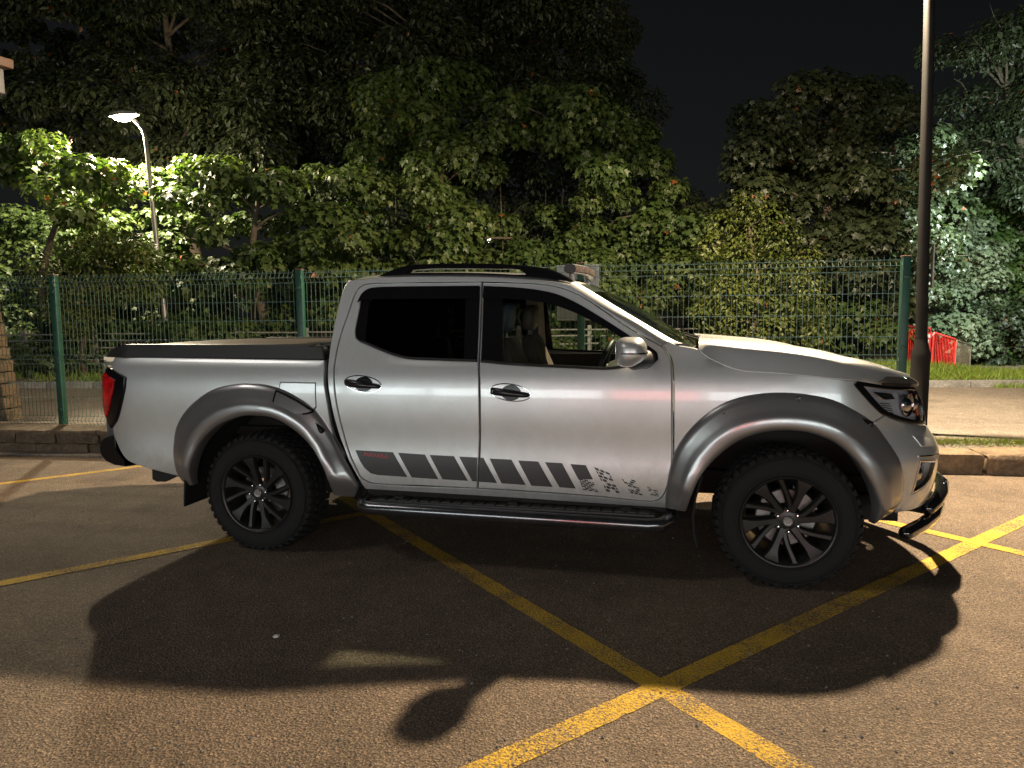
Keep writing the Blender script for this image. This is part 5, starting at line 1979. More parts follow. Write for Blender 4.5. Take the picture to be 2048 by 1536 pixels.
BLOBS = {
  'lampside_sycamore': [(-9.89,7.71,4.91,0.38),(-9.72,8.31,4.68,0.32),(-10.88,7.56,4.49,0.34),(-11.14,7.93,5.13,0.4),(-9.15,8.02,3.66,0.36),(-8.28,7.4,4.32,0.41),(-8.91,8.48,4.12,0.41),(-9.0,7.34,3.99,0.4),(-10.13,7.73,4.51,0.4),(-8.18,8.35,4.08,0.34),(-9.12,7.5,4.86,0.39),(-8.26,8.11,4.43,0.36)],
  'lamp_sycamore': [(-8.9,8.65,2.69,0.41),(-4.55,9.29,3.05,0.4),(-6.94,9.19,3.34,0.39),(-6.04,9.34,2.38,0.33),(-7.04,10.41,3.65,0.37),(-5.6,10.32,2.48,0.49),(-7.36,9.3,4.7,0.38),(-9.53,9.36,3.61,0.49),(-4.13,10.19,2.61,0.44),(-7.98,8.36,2.88,0.38),(-4.54,10.02,3.66,0.44),(-4.14,10.02,4.43,0.45),(-8.15,10.06,3.72,0.36),(-5.14,10.06,3.78,0.34),(-7.57,8.91,2.61,0.42),(-8.9,9.87,3.81,0.35),(-4.24,10.89,3.87,0.44),(-6.69,10.42,4.29,0.33),(-4.91,10.16,4.57,0.35),(-8.85,9.84,4.62,0.44),(-5.4,9.37,4.24,0.5),(-6.2,10.63,3.63,0.39),(-6.4,8.93,2.49,0.46),(-4.46,9.67,2.58,0.48),(-6.61,9.23,4.55,0.47),(-7.08,9.07,2.31,0.43),(-5.7,9.35,2.81,0.43),(-3.73,9.26,3.14,0.39),(-6.92,9.27,4.0,0.43),(-3.82,10.94,3.26,0.41),(-10.55,9.71,3.18,0.35),(-3.82,10.7,2.46,0.39),(-7.91,8.55,2.25,0.38),(-7.67,9.15,4.08,0.41),(-3.7,10.35,4.23,0.46),(-5.79,10.44,3.1,0.39),(-8.39,9.8,3.24,0.43)],
  'middle_sycamore': [(-1.89,12.58,4.97,0.51),(-4.45,11.7,5.37,0.46),(-2.89,12.72,6.57,0.51),(-2.08,10.96,5.03,0.49),(-2.78,10.84,4.88,0.41),(-1.76,10.71,3.55,0.49),(-2.88,10.83,5.9,0.45),(-3.82,11.24,5.92,0.59),(-2.14,13.07,6.57,0.41),(-2.71,12.43,4.31,0.48),(-3.72,12.19,7.0,0.49),(-1.48,11.52,5.51,0.47),(-2.89,12.11,7.08,0.54),(-3.8,12.35,5.79,0.44),(-2.46,13.0,7.21,0.59),(-3.69,10.48,6.29,0.48),(-2.56,11.07,5.49,0.48),(-2.74,10.71,4.26,0.58),(-4.12,12.47,5.23,0.43)],
  'tall_sycamore': [(1.15,13.5,5.52,0.43),(0.68,12.38,3.49,0.4),(-3.51,12.07,2.53,0.44),(1.33,13.37,4.34,0.39),(2.68,12.0,3.38,0.57),(1.97,13.22,5.1,0.45),(0.06,12.08,5.59,0.58),(-2.09,10.69,3.17,0.55),(-0.84,12.38,5.78,0.45),(1.06,12.03,5.75,0.57),(1.68,12.5,3.37,0.58),(-0.66,11.3,2.9,0.49),(-0.36,13.17,3.91,0.43),(2.39,13.51,4.49,0.4),(-1.37,12.34,3.62,0.46),(-3.06,10.93,3.18,0.46),(0.82,11.29,2.54,0.56),(-1.63,11.79,2.78,0.44),(-2.76,11.85,2.54,0.41),(-0.56,13.0,6.56,0.56),(0.45,12.84,5.25,0.41),(0.49,11.61,6.07,0.56),(1.57,12.99,2.53,0.43),(2.22,12.71,3.02,0.5),(0.31,11.48,3.03,0.51),(-0.24,12.08,2.56,0.49),(-2.51,10.78,3.7,0.42),(2.86,12.66,2.64,0.53),(0.66,12.07,4.06,0.38),(-1.14,11.73,6.22,0.47),(1.06,11.66,4.58,0.49),(-2.1,11.61,3.82,0.48),(2.12,12.33,3.74,0.43),(1.69,13.84,5.89,0.47),(1.2,12.39,2.98,0.5)],
  'high_tree': [(-0.62,16.26,8.77,0.82),(-0.97,15.09,9.89,0.82),(0.48,16.05,8.49,0.79),(-2.15,16.43,9.0,0.84),(-6.74,13.85,9.5,0.79),(-3.4,13.85,8.94,0.65),(-0.4,15.19,7.33,0.73),(-6.17,15.88,10.0,0.8),(-8.11,15.21,9.47,0.85),(-9.32,14.92,9.49,0.64),(-4.24,13.87,8.43,0.8),(-2.68,15.84,9.5,0.66),(-1.71,14.9,9.4,0.56),(-5.59,13.62,10.06,0.66),(0.4,15.47,9.59,0.82),(-2.73,14.94,8.07,0.71),(-5.54,15.65,10.6,0.83),(-7.18,12.55,7.09,0.78),(-1.97,15.12,10.28,0.82),(1.46,16.09,7.13,0.84),(-0.16,17.15,9.54,0.59),(0.93,17.29,8.19,0.64),(-1.72,15.8,7.68,0.81),(-7.25,13.73,10.09,0.84),(-5.5,13.75,8.08,0.81),(-6.84,13.15,7.83,0.76),(-4.52,15.03,8.11,0.75),(-5.98,13.54,7.31,0.79),(0.25,16.01,7.71,0.7),(-3.99,15.45,10.55,0.67),(-7.54,14.07,6.72,0.67),(-3.03,16.11,10.47,0.56),(-8.48,14.36,9.98,0.8),(-5.57,15.5,8.2,0.6),(-6.33,14.51,9.23,0.73),(0.75,17.34,9.66,0.74),(-7.79,12.84,7.77,0.75),(-3.08,14.69,8.7,0.73),(-0.62,16.16,9.82,0.76),(-1.52,17.04,9.48,0.61),(-0.22,15.57,10.24,0.84),(-3.4,14.46,7.87,0.77),(-6.49,14.13,8.21,0.67),(-1.39,16.27,8.45,0.59),(-5.04,16.37,10.39,0.72),(-6.7,13.44,7.14,0.74),(-6.63,14.06,10.29,0.63)],
  'round_tree': [(8.26,14.58,1.98,0.4),(6.2,13.2,5.08,0.54),(5.95,13.6,1.69,0.52),(7.73,14.61,5.16,0.54),(8.04,15.46,3.25,0.6),(7.5,15.5,5.97,0.41),(7.19,13.09,5.84,0.47),(4.21,12.54,5.1,0.56),(4.8,14.84,3.9,0.45),(4.0,12.98,4.67,0.41),(5.27,13.5,3.91,0.46),(6.31,12.25,2.33,0.49),(5.22,14.73,4.89,0.41),(4.73,12.61,5.68,0.6),(5.21,13.16,2.35,0.6),(9.06,15.97,4.15,0.6),(6.54,12.49,3.12,0.52),(6.49,14.26,6.56,0.5),(7.56,13.96,3.66,0.59),(6.19,15.34,6.24,0.5),(6.05,13.52,4.4,0.43),(8.29,15.65,4.56,0.43),(8.05,13.74,3.11,0.59),(8.25,14.61,5.54,0.44),(6.96,13.26,1.9,0.59),(5.74,12.98,3.13,0.55),(4.09,13.49,4.08,0.49),(6.86,14.43,4.12,0.48),(5.0,14.32,3.06,0.58),(8.18,13.27,4.59,0.59),(7.13,13.5,4.08,0.48),(6.18,13.45,3.61,0.43),(6.9,12.66,2.38,0.44),(5.14,12.42,6.21,0.45),(6.33,15.12,2.44,0.44),(4.95,13.01,5.24,0.41),(5.6,13.35,5.21,0.59),(6.49,12.8,4.41,0.42),(6.51,13.36,1.74,0.6),(4.38,13.97,6.12,0.55),(8.16,15.25,2.56,0.49),(6.25,12.85,5.52,0.42),(8.63,15.12,2.67,0.59),(4.43,12.5,4.22,0.43),(6.01,12.42,2.74,0.42),(7.26,14.92,6.68,0.56),(5.65,14.31,4.53,0.6),(6.19,15.46,7.1,0.51),(7.21,12.47,1.62,0.4)],
  'dusky_tree': [(3.93,15.59,1.5,0.6),(4.67,15.35,3.38,0.61),(4.36,14.89,2.64,0.47),(2.82,14.83,3.23,0.6),(4.88,14.95,2.17,0.53),(5.68,15.36,1.33,0.57),(3.71,14.75,2.95,0.5),(4.82,14.01,1.26,0.54),(3.22,15.11,2.06,0.53),(3.89,14.46,3.74,0.55),(3.25,14.29,3.98,0.57),(3.3,14.02,1.13,0.51),(5.43,14.67,2.03,0.53),(5.06,15.04,2.81,0.59),(2.55,14.67,3.89,0.51),(3.9,15.58,2.27,0.5),(4.41,14.32,1.71,0.52)],
  'back_thicket': [(-6.38,13.53,4.7,0.84),(-5.5,13.66,5.31,0.77),(-5.09,15.2,5.33,0.82),(-1.93,15.17,3.44,0.81),(-3.74,14.73,2.67,0.78),(0.62,14.68,4.64,0.66),(-4.64,13.81,5.94,0.78),(-4.29,14.96,3.65,0.79),(1.73,15.83,5.37,0.67),(-3.96,14.61,5.6,0.84),(-0.74,14.32,5.38,0.68),(0.18,15.88,3.8,0.78),(-1.71,15.79,5.1,0.82),(0.26,15.81,5.81,0.73),(-1.94,14.23,5.87,0.75),(1.58,14.86,4.07,0.66),(1.6,16.05,3.26,0.61),(-5.65,14.09,2.58,0.61),(0.24,14.37,2.51,0.75),(-4.93,13.57,3.81,0.84),(-2.71,15.15,4.51,0.61),(-2.97,14.47,6.22,0.62),(-1.26,15.11,6.65,0.67),(-2.69,13.98,5.2,0.61),(2.42,15.98,4.46,0.78),(2.85,15.21,2.68,0.72),(-4.85,14.77,2.88,0.61),(-0.56,15.84,4.78,0.75),(-0.88,14.17,3.87,0.77),(-2.35,13.55,2.69,0.65),(-6.31,13.4,3.24,0.68),(-0.73,14.88,3.07,0.72),(-3.99,14.08,6.47,0.69),(-4.06,14.9,4.76,0.67),(-1.81,15.74,2.62,0.61),(2.74,15.37,3.57,0.77),(-5.95,14.51,6.38,0.81),(1.14,16.38,2.51,0.77),(-3.55,15.24,4.09,0.65),(1.15,15.2,5.87,0.78),(-0.24,14.49,6.32,0.69),(2.04,16.58,2.5,0.84),(-7.01,14.43,5.79,0.84),(-5.82,13.55,3.97,0.67)],
  'hawthorn': [(3.94,10.31,3.0,0.24),(4.58,9.92,1.65,0.28),(3.22,10.05,2.25,0.34),(4.92,10.3,2.5,0.26),(3.48,9.67,1.81,0.35),(3.19,9.87,1.08,0.27),(4.24,10.11,2.36,0.35),(3.61,9.55,1.32,0.31),(4.03,10.12,1.88,0.27),(4.68,10.25,0.96,0.34),(4.85,9.8,2.05,0.28),(5.11,10.02,1.16,0.22),(4.3,9.68,1.24,0.26),(3.15,9.46,2.74,0.23),(3.92,10.45,3.57,0.29),(3.08,9.74,1.57,0.25),(3.37,10.18,3.23,0.24),(4.48,10.24,2.94,0.33),(4.03,9.83,0.93,0.25),(5.17,10.83,1.67,0.35),(3.62,9.87,2.2,0.29),(3.63,9.81,2.62,0.28),(4.28,10.61,3.32,0.35),(3.56,9.74,0.92,0.33)],
  'pale_lit_bush': [(10.34,18.19,1.25,0.56),(10.63,18.45,2.35,0.4),(10.03,19.38,3.17,0.47),(9.95,18.09,2.01,0.5),(11.27,19.91,4.12,0.39),(11.16,18.83,3.22,0.48),(10.55,19.15,3.52,0.47),(9.51,17.83,1.16,0.42),(10.71,18.39,0.74,0.6),(10.06,19.09,4.09,0.53),(11.21,19.17,1.8,0.57),(10.67,19.35,2.94,0.51),(9.89,19.12,2.5,0.59),(11.13,18.42,2.53,0.43)],
  'corner_tree': [(12.63,20.57,2.76,0.48),(12.04,20.52,3.7,0.52),(12.47,20.16,4.96,0.59),(12.54,21.2,1.74,0.5),(13.23,20.76,1.14,0.63),(11.38,19.28,0.32,0.68),(13.16,20.89,-0.1,0.61),(13.26,21.07,3.46,0.59),(11.71,20.18,4.46,0.57),(13.32,20.84,2.17,0.65),(12.97,20.43,4.28,0.62),(12.5,20.68,0.77,0.46)],
  'slender_hawthorn': [(-8.95,7.65,2.84,0.22),(-8.24,7.11,2.1,0.26),(-7.68,7.44,2.91,0.25),(-8.83,7.01,2.38,0.33),(-7.57,7.37,2.06,0.27),(-8.07,7.41,2.52,0.29),(-8.74,7.08,1.76,0.22),(-7.6,7.97,2.51,0.34),(-8.2,7.56,1.72,0.22),(-8.19,7.45,2.97,0.2),(-8.4,7.24,1.55,0.33),(-7.21,7.46,2.88,0.22),(-7.37,7.78,2.08,0.27)],
  'backdrop_tree': [(-10.07,12.21,9.84,0.67),(-13.2,12.24,10.05,0.73),(-11.18,11.98,6.86,0.68),(-8.53,14.73,10.57,0.78),(-7.33,11.87,5.69,0.83),(-9.42,13.44,9.9,0.76),(-9.92,11.96,5.59,0.8),(-7.26,14.18,6.97,0.79),(-15.94,11.96,7.82,0.83),(-15.92,13.23,10.09,0.7),(-9.35,12.48,6.78,0.57),(-12.14,11.65,7.41,0.64),(-13.29,11.16,7.17,0.58),(-8.17,12.55,10.0,0.77),(-15.88,13.06,6.98,0.7),(-14.47,13.59,9.37,0.56),(-7.66,11.91,6.53,0.68),(-12.24,13.16,9.29,0.7),(-7.08,13.66,7.92,0.81),(-12.65,12.42,6.43,0.74),(-10.96,13.05,8.25,0.74),(-9.13,14.41,8.7,0.81),(-5.69,12.74,6.79,0.82),(-8.85,12.33,5.94,0.73),(-5.48,13.1,6.03,0.79),(-11.3,12.5,5.83,0.76),(-9.72,13.28,10.57,0.68),(-15.76,12.84,8.69,0.56),(-11.46,13.58,6.97,0.57),(-10.23,14.25,9.36,0.57),(-7.43,14.82,9.75,0.55),(-11.71,14.28,9.83,0.79),(-14.57,12.5,10.64,0.85),(-10.66,11.94,9.32,0.55),(-8.23,13.62,9.13,0.82),(-7.67,14.46,5.8,0.62),(-17.1,12.96,9.15,0.63),(-12.87,14.01,11.19,0.78),(-16.6,13.3,11.37,0.71),(-16.23,12.47,7.12,0.6),(-16.77,13.05,10.28,0.83),(-6.99,15.23,9.11,0.67),(-14.61,13.34,7.54,0.82),(-12.6,12.72,9.9,0.83),(-13.93,12.29,8.27,0.66),(-12.06,12.01,10.33,0.7),(-7.14,12.56,6.85,0.85),(-9.27,12.92,7.73,0.81),(-11.8,12.8,8.12,0.66),(-12.53,12.61,8.55,0.55),(-8.17,14.94,9.24,0.71),(-9.91,12.34,7.29,0.77)],
  'far_tree': [(13.6,21.79,6.48,0.86),(11.31,18.95,5.75,0.83),(13.52,22.05,9.96,0.63),(12.59,20.79,8.77,0.67),(12.07,19.8,7.11,0.76),(10.81,20.3,7.84,0.71),(10.94,19.13,8.86,0.76),(10.49,20.0,6.48,0.84),(10.35,20.74,9.48,0.61),(11.85,20.71,8.07,0.63),(12.01,18.33,4.82,0.68),(11.42,20.18,6.95,0.75),(11.49,21.38,5.86,0.75),(12.56,19.5,7.62,0.72),(12.14,20.58,5.14,0.76),(11.62,19.36,9.4,0.83)],
  'hedge': [(-9.56,9.3,2.0,0.5),(0.13,11.04,2.19,0.42),(1.27,11.12,1.1,0.43),(4.1,12.65,2.25,0.49),(-11.66,8.03,1.05,0.57),(-9.62,8.89,2.7,0.4),(-7.33,9.92,0.61,0.51),(-5.79,10.25,1.45,0.56),(-12.21,9.01,2.57,0.4),(-3.86,10.76,0.76,0.45),(-9.5,8.46,0.78,0.5),(3.0,12.2,1.98,0.57),(6.93,12.36,1.09,0.41),(-4.44,9.89,1.64,0.5),(-11.77,9.39,3.04,0.46),(4.96,12.97,1.47,0.6),(-8.06,9.97,2.59,0.54),(5.98,13.45,1.64,0.54),(2.57,11.64,2.54,0.53),(6.21,13.18,0.68,0.52),(-7.6,10.59,2.33,0.49),(-3.89,10.73,1.61,0.57),(-10.36,8.28,0.74,0.54),(-0.48,10.96,2.55,0.59),(0.55,11.87,0.91,0.58),(-5.14,9.99,2.6,0.47),(-6.21,9.79,2.77,0.49),(-3.37,10.71,2.41,0.56),(-6.31,9.95,0.92,0.56),(-2.21,11.74,2.08,0.54),(1.2,11.0,1.92,0.51),(-1.72,11.6,2.62,0.42),(-10.87,9.5,1.67,0.59),(3.37,13.0,0.95,0.43),(-0.58,11.51,1.02,0.53),(-6.58,9.31,1.21,0.53),(-8.83,9.86,1.44,0.58),(-3.12,11.09,0.65,0.44),(1.53,12.43,2.49,0.49),(-1.39,11.69,1.33,0.47),(-5.54,10.65,0.59,0.42),(-2.37,11.71,1.17,0.48),(-8.7,9.93,3.05,0.46),(-11.21,8.52,1.18,0.43),(-12.9,9.47,3.42,0.47),(-11.64,9.46,2.15,0.55),(0.06,11.79,1.58,0.46),(-9.44,9.58,1.43,0.43),(6.41,12.64,1.5,0.57),(1.73,12.02,0.68,0.5),(-10.37,9.2,3.31,0.51),(-8.3,9.11,2.22,0.42),(-12.04,8.4,1.94,0.5),(-3.01,11.5,2.16,0.42),(-4.27,10.71,2.34,0.56),(-4.53,10.93,1.13,0.43),(-7.41,8.96,1.23,0.58),(-1.14,10.55,1.95,0.46),(4.23,13.05,0.91,0.54),(2.33,11.39,1.94,0.49),(-9.33,9.09,0.58,0.55),(-11.2,9.49,2.73,0.41),(-2.73,10.82,1.42,0.53),(2.64,12.25,0.86,0.48),(-6.47,10.25,1.99,0.41),(1.76,11.13,1.55,0.4),(-7.92,10.19,1.89,0.57),(-11.57,8.64,1.77,0.44),(-8.75,9.9,0.5,0.5),(5.61,12.88,1.03,0.53),(-5.53,10.64,1.98,0.48),(-9.27,9.5,2.96,0.52),(-11.67,9.69,3.7,0.45),(-12.47,8.59,2.73,0.51),(-9.55,8.85,1.38,0.56),(3.76,11.6,1.6,0.48),(-0.61,11.4,1.87,0.56),(4.84,12.88,0.83,0.46),(-1.41,10.3,0.68,0.48),(0.74,11.48,2.57,0.53),(3.45,12.28,2.43,0.55),(-12.4,9.64,3.85,0.5),(-2.24,10.65,2.59,0.56),(0.14,10.61,0.67,0.54)],
  'corner_hedge': [(11.56,18.51,1.29,0.51),(11.39,18.43,0.04,0.4),(12.29,18.91,-0.23,0.6),(12.35,18.62,1.59,0.48),(12.44,18.69,0.72,0.56),(11.0,18.27,0.82,0.43),(10.88,18.47,1.53,0.45)],
}

# ------------------------------------------------------------------ trees, hedge, grass
SYC = np.array([(0, 0, 0), (.46, .08, 0), (.33, .28, 0), (.54, .56, 0), (.23, .58, 0), (0, 1.0, 0), (-.23, .58, 0), (-.54, .56, 0), (-.33, .28, 0), (-.46, .08, 0)])
SYC = np.concatenate([SYC, [[0, .36, 0]]])
SYC[:, 2] = .16 * np.abs(SYC[:, 0]) - .18 * SYC[:, 1]**2
SYC_F = np.array([(i, (i + 1) % 10, 10) for i in range(10)])
OVL = np.array([(0, 0, 0), (.26, .30, .05), (.24, .62, .04), (0, 1, -.1), (-.24, .62, .04), (-.26, .30, .05)])
OVL_F = np.array([(0, 1, 2), (0, 2, 3), (0, 3, 4), (0, 4, 5)])
BLD = np.array([(-.03, 0, 0), (.03, 0, 0), (.022, .5, .06), (-.022, .5, .06), (0, 1, .24)])
BLD_F = np.array([(0, 1, 2), (0, 2, 3), (3, 2, 4)])


def scatter_mesh(name, shape, faces, pos, yax, nrm, size, tint, mat, parent=None):
    N = len(pos)
    yax = yax / (np.linalg.norm(yax, axis=1)[:, None] + 1e-9)
    xax = np.cross(yax, nrm)
    xax /= np.linalg.norm(xax, axis=1)[:, None] + 1e-9
    zax = np.cross(xax, yax)
    S_ = shape[None, :, :] * size[:, None, None]
    V = pos[:, None, :] + S_[..., 0:1] * xax[:, None, :] + S_[..., 1:2] * yax[:, None, :] + S_[..., 2:3] * zax[:, None, :]
    k = len(shape)
    V = V.reshape(-1, 3).astype(np.float32)
    F = (faces[None, :, :] + (np.arange(N) * k)[:, None, None]).reshape(-1, 3)
    me = bpy.data.meshes.new(name)
    me.vertices.add(len(V))
    me.vertices.foreach_set('co', V.ravel())
    me.loops.add(F.size)
    me.loops.foreach_set('vertex_index', F.ravel().astype(np.int32))
    me.polygons.add(len(F))
    me.polygons.foreach_set('loop_start', np.arange(0, F.size, 3, dtype=np.int32))
    me.polygons.foreach_set('use_smooth', np.zeros(len(F), bool))
    me.update(calc_edges=True)
    at_ = me.attributes.new('tint', 'FLOAT', 'POINT')
    at_.data.foreach_set('value', np.repeat(tint, k).astype(np.float32))
    me.materials.append(MATS[mat])
    o_ = bpy.data.objects.new(name, me)
    COL.objects.link(o_)
    if parent is not None:
        put(o_, parent)
    return o_


def leaf_cloud(blobs, per, size, flat=.7):
    pos, yax, nrm, sz, tn = [], [], [], [], []
    for (x, y, z, r_) in blobs:
        n_ = int(2.3 * per * (r_ / .45)**1.7 * nrg.uniform(.8, 1.2))
        d = nrg.normal(size=(n_, 3))
        d /= np.linalg.norm(d, axis=1)[:, None]
        rad = r_ * nrg.uniform(.35, 1.12, n_)**.6
        p = np.array([x, y, z]) + d * rad[:, None] * np.array([1.08, 1.0, flat])
        # droop towards the rim
        p[:, 2] -= .18 * (rad / r_) * r_ * nrg.uniform(0, 1, n_)
        nm = d * .55 + np.array([0, -.15, .62]) + nrg.normal(size=(n_, 3)) * .33
        nm /= np.linalg.norm(nm, axis=1)[:, None]
        ya = d * np.array([1, 1, .2]) + np.array([0, 0, -.75]) + nrg.normal(size=(n_, 3)) * .45
        ya -= nm * (ya * nm).sum(1)[:, None]
        pos.append(p)
        yax.append(ya)
        nrm.append(nm)
        sz.append(nrg.uniform(size[0], size[1], n_) * nrg.uniform(.62, 1.0))
        t_ = np.clip(nrg.normal(nrg.uniform(.3, .62), .17, n_), 0, .92)
        t_[nrg.uniform(size=n_) < .004] = nrg.uniform(.95, 1)
        tn.append(t_)
    c = np.concatenate
    return c(pos), c(yax), c(nrm), c(sz), c(tn)


def trunk(parent, base, blobs, r0, lean=(0, 0), top=None, limbs=9):
    bl = sorted(blobs, key=lambda q: q[2])
    cx = sum(q[0] for q in bl) / len(bl)
    cy = sum(q[1] for q in bl) / len(bl)
    zt = top if top else max(q[2] for q in bl) * .88
    zb = base[2]
    P = []
    for i in range(9):
        f = i / 8
        P.append(Vector((base[0] + (cx - base[0]) * f**1.4 + .10 * math.sin(f * 7 + base[0]), base[1] + (cy + .3 - base[1]) * f**1.4 + .08 * math.cos(f * 6), zb + (zt - zb) * f)))
    if limbs == 0:
        # a row of thin stems instead of one trunk
        for q in bl[::2]:
            g = Vector((q[0] + rnd.uniform(-.2, .2), q[1] + .1, verge_z(q[0], q[1]) - .05))
            t_ = Vector(q[:3])
            MB().tube([g, g.lerp(t_, .5) + Vector((rnd.uniform(-.1, .1), 0, 0)), t_], [.03, .022, .008], 6).build('stem', 'bark', parent, True, 60)
        return None
    mb_ = MB().tube(P, [r0 * (1.25 - i * .125) + .012 for i in range(9)], 10)
    step = max(1, len(bl) // limbs)
    for q in bl[::step]:
        t_ = Vector(q[:3])
        f = min(.92, max(.15, (t_.z - .25 * (t_ - Vector((cx, cy, t_.z))).length - zb) / (zt - zb)))
        i = f * 8
        a = P[int(i)].lerp(P[min(8, int(i) + 1)], i - int(i))
        mid = a.lerp(t_, .5) + Vector((rnd.uniform(-.12, .12), rnd.uniform(-.12, .12), .12 * (t_ - a).length))
        q1, q2 = a.lerp(mid, .5) + Vector((0, 0, .03)), mid.lerp(t_, .5) + Vector((0, 0, .03))
        rr = r0 * .42 * (1 - f * .5)
        mb_.tube([a, q1, mid, q2, t_], [rr, rr * .8, rr * .6, rr * .42, rr * .2], 7)
        for _ in range(3):
            e = t_ + Vector((rnd.uniform(-1, 1), rnd.uniform(-1, 1), rnd.uniform(-.5, .7))) * q[3]
            mb_.tube([mid.lerp(t_, .6), mid.lerp(e, .75), e], [rr * .3, rr * .2, .004], 5)
    return mb_.build('trunk', 'bark', parent, True, 60)


leaf_proto = {}


def tree(key, name, label, cat, mat, per, size, shape='syc', r0=.12, base=None, singles=0, group='trees and bushes along the road', flat=.7, limbs=9, grow=1.0):
    bl = [(a_, b_, c_, d_ * grow) for a_, b_, c_, d_ in BLOBS[key]]
    mx = sum(q[0] for q in bl) / len(bl)
    my = sum(q[1] for q in bl) / len(bl)
    if base is None:
        base = (mx, my + .4)
    bz = verge_z(base[0], base[1]) - .05
    t_ = thing(name, (base[0], base[1], bz), label, cat, group)
    trunk(t_, (base[0], base[1], bz), bl, r0, limbs=limbs)
    pos, ya, nm, sz, tn = leaf_cloud(bl, per, size, flat)
    sh, fc = (SYC, SYC_F) if shape == 'syc' else (OVL, OVL_F)
    if singles:
        # the leaves nearest the road are objects of their own
        order = np.argsort(pos[:, 1] - .147 * pos[:, 0])
        pick = order[:singles * 4:4]
        if mat not in leaf_proto:
            o0 = scatter_mesh('leaf', SYC, SYC_F, np.zeros((1, 3)), np.array([[0, 1.0, 0]]), np.array([[0, 0, 1.0]]), np.array([1.0]), np.array([.6]), mat)
            leaf_proto[mat] = o0.data
            bpy.data.objects.remove(o0)
        for i in pick:
            lo = bpy.data.objects.new('leaf', leaf_proto[mat])
            COL.objects.link(lo)
            y_ = Vector(ya[i]).normalized()
            x_ = y_.cross(Vector(nm[i])).normalized()
            z_ = x_.cross(y_)
            M = Matrix((x_, y_, z_)).transposed().to_4x4()
            lo.matrix_basis = Matrix.Translation(Vector(pos[i])) @ M @ Matrix.Scale(float(sz[i]), 4)
            put(lo, t_)
        keep = np.ones(len(pos), bool)
        keep[pick] = False
        pos, ya, nm, sz, tn = pos[keep], ya[keep], nm[keep], sz[keep], tn[keep]
    o_ = scatter_mesh('crown', sh, fc, pos, ya, nm, sz, tn, mat, t_)
    o_['kind'] = 'stuff'
    return t_


tree('lampside_sycamore', 'sycamore_tree', 'sycamore boughs brightly lit left of the glowing street lamp', 'tree', 'sycamore_leaf', 120, (.13, .22), r0=.09, base=(-11.6, 9.4), singles=60)
tree('lamp_sycamore', 'sycamore_tree', 'lit sycamore right behind the glowing street lamp pole', 'tree', 'sycamore_leaf', 135, (.13, .23), r0=.13, singles=120)
tree('middle_sycamore', 'sycamore_tree', 'sycamore with two heavy boughs above the truck rear door', 'tree', 'sycamore_leaf', 150, (.13, .21), r0=.14, base=(-3.0, 13.2), singles=0)
tree('tall_sycamore', 'sycamore_tree', 'broad sycamore above the cab roof sloping down to the right', 'tree', 'sycamore_leaf', 150, (.13, .21), r0=.15, base=(1.0, 13.4), singles=80)
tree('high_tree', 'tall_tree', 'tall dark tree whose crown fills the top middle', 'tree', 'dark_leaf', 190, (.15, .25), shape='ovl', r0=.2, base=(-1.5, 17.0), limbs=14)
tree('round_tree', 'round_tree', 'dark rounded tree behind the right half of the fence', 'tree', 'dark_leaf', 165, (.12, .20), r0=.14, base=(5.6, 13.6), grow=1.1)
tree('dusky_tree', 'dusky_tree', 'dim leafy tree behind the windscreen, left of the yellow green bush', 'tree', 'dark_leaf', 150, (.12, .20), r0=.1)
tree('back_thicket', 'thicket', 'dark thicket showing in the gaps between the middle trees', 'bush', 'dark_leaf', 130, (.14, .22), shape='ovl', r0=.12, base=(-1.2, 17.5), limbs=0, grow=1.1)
tree('hawthorn', 'hawthorn_bush', 'yellow green small leaved bush behind the bonnet', 'bush', 'hawthorn_leaf', 220, (.07, .115), shape='ovl', r0=.05, flat=1.0, grow=1.15)
tree('pale_lit_bush', 'sycamore_bush', 'bush lit pale bluish white above the red barriers', 'bush', 'lamp_pale_leaf', 160, (.12, .19), r0=.08, grow=1.1)
tree('corner_tree', 'corner_tree', 'green lit tree at the right edge of the picture', 'tree', 'sycamore_leaf', 160, (.13, .2), r0=.12, base=(13.2, 18.0), grow=1.1)
tree('slender_hawthorn', 'hawthorn_bush', 'slender small leaved bush behind the left fence panel', 'bush', 'hawthorn_leaf', 220, (.07, .115), shape='ovl', r0=.045, base=(-9.3, 8.15), flat=1.0, grow=1.15)
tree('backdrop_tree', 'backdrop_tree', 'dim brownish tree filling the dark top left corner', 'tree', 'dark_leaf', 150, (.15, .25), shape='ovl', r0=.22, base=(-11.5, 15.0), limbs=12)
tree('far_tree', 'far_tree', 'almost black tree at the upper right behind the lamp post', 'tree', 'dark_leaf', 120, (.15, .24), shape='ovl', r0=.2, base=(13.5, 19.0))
tree('hedge', 'hedge', 'dense leafy hedge running behind the fence at truck height', 'hedge', 'sycamore_leaf', 150, (.10, .18), r0=.05, base=(-2.0, 11.2), limbs=0, grow=1.1)
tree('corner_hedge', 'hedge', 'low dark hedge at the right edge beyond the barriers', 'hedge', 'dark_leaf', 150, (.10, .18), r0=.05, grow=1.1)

# grass and weeds on the verge, moss strip on the kerb
def blades(name, pts, size, mat, label, cat, spread=.5, shape=BLD, faces=BLD_F):
    N = len(pts)
    pos = np.array(pts)
    ya = np.stack([nrg.normal(0, spread, N), nrg.normal(0, spread, N), np.ones(N)], 1)
    nm = nrg.normal(size=(N, 3))
    nm[:, 2] *= .2
    sz = nrg.uniform(size[0], size[1], N)
    tn = np.clip(nrg.normal(.5, .22, N), 0, .92)
    tn[nrg.uniform(size=N) < .05] = .96
    o_ = scatter_mesh(name, shape, faces, pos, ya, nm, sz, tn, mat)
    return tag(o_, label, cat, kind='stuff')


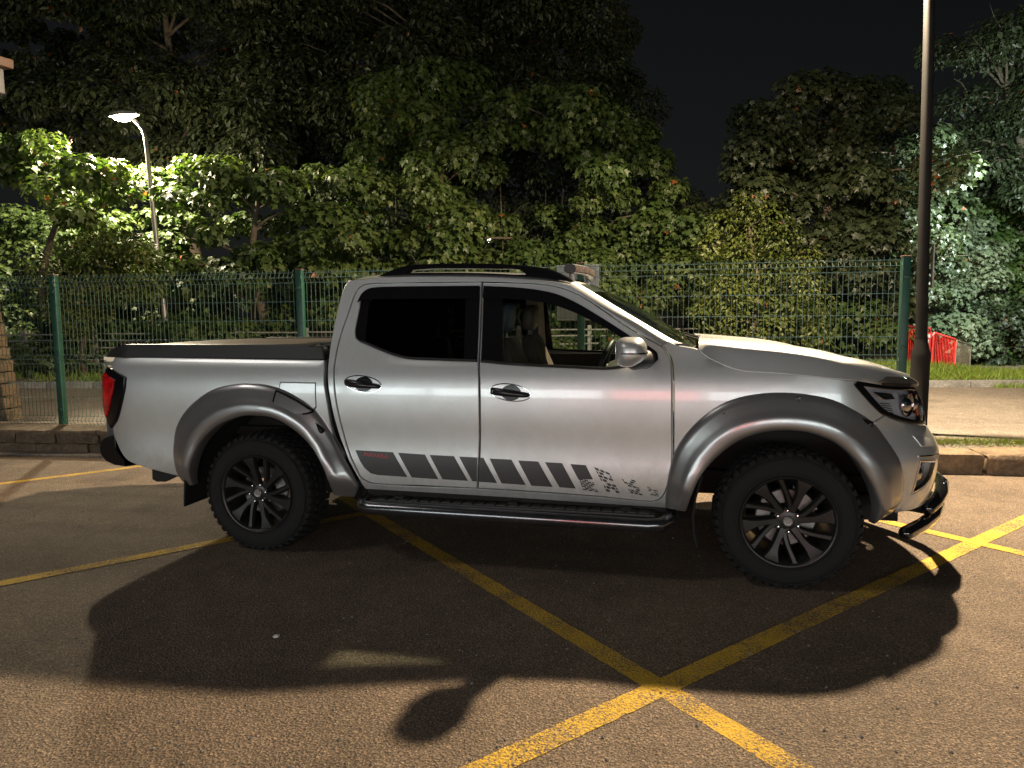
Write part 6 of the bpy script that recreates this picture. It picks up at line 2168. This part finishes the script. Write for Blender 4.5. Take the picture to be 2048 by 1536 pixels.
pts = []
for _ in range(34000):
    x = nrg.uniform(4.2, 11.5)
    d = nrg.uniform(.1, 4.5)
    if nrg.uniform() < (.25 if d > 3.2 else 1):
        y = kerb_y(x) + d
        pts.append((x, y, verge_z(x, y) - .01))
blades('grass', pts, (.08, .21), 'grass_blade', 'bright green grass on the hump around the barriers', 'grass')
pts = []
for _ in range(9000):
    x = nrg.uniform(-14, 4.2)
    d = abs(nrg.normal(.45, .45)) + .1
    y = kerb_y(x) + d
    if math.sin(x * 2.1) + math.sin(x * 5.3 + 1) * .7 + nrg.uniform(-.8, .8) > -.2:
        pts.append((x, y, verge_z(x, y) - .01))
blades('weeds', pts, (.06, .26), 'grass_blade', 'low weeds along the foot of the railing', 'weeds')
pts = []
for _ in range(9000):
    x = nrg.uniform(3.5, 8)
    y = face_y(x) + .475 + nrg.normal(0, .05)
    pts.append((x, y, min(.218, max(.18, .17 + (y - face_y(x) - .30) * .25))))
blades('moss', pts, (.03, .075), 'moss', 'yellow green moss strip along the top of the stone kerb', 'moss', .9)
pts = []
for _ in range(2600):
    x = nrg.uniform(4.5, 9.5)
    if math.sin(x * 3.3) + .6 * math.sin(x * 8) > .1:
        pts.append((x, kerb_y(x) - abs(nrg.normal(0, .09)), .22))
blades('gutter_grass', pts, (.05, .14), 'grass_blade', 'tufts of grass in the far gutter at the right', 'grass')
pts = []
for _ in range(2600):
    x = nrg.uniform(.2, 5.2)
    y = kerb_y(x) + nrg.uniform(.3, 1.6)
    pts.append((x, y, verge_z(x, y) - .01))
blades('dry_grass', pts, (.2, .55), 'hawthorn_leaf', 'tall dry grass under the bushes behind the bonnet', 'grass', .22)

# grit on the tarmac
N = 1500
gp = np.stack([nrg.uniform(-4, 6.5, N), nrg.uniform(-2.6, 2.4, N), np.full(N, .002)], 1)
GR = np.array([(-.5, -.4, 0), (.5, -.5, 0), (.4, .5, 0), (-.4, .4, 0), (0, 0, .55)])
GR_F = np.array([(0, 1, 4), (1, 2, 4), (2, 3, 4), (3, 0, 4)])
go = scatter_mesh('grit', GR, GR_F, gp, np.stack([nrg.normal(size=N), nrg.normal(size=N), np.zeros(N)], 1), np.tile(np.array([[0, 0, 1.0]]), (N, 1)), nrg.uniform(.004, .013, N)**1.0, nrg.uniform(0, .9, N), 'grey_concrete')
tag(go, 'loose grit scattered over the car park tarmac', 'grit', kind='stuff')
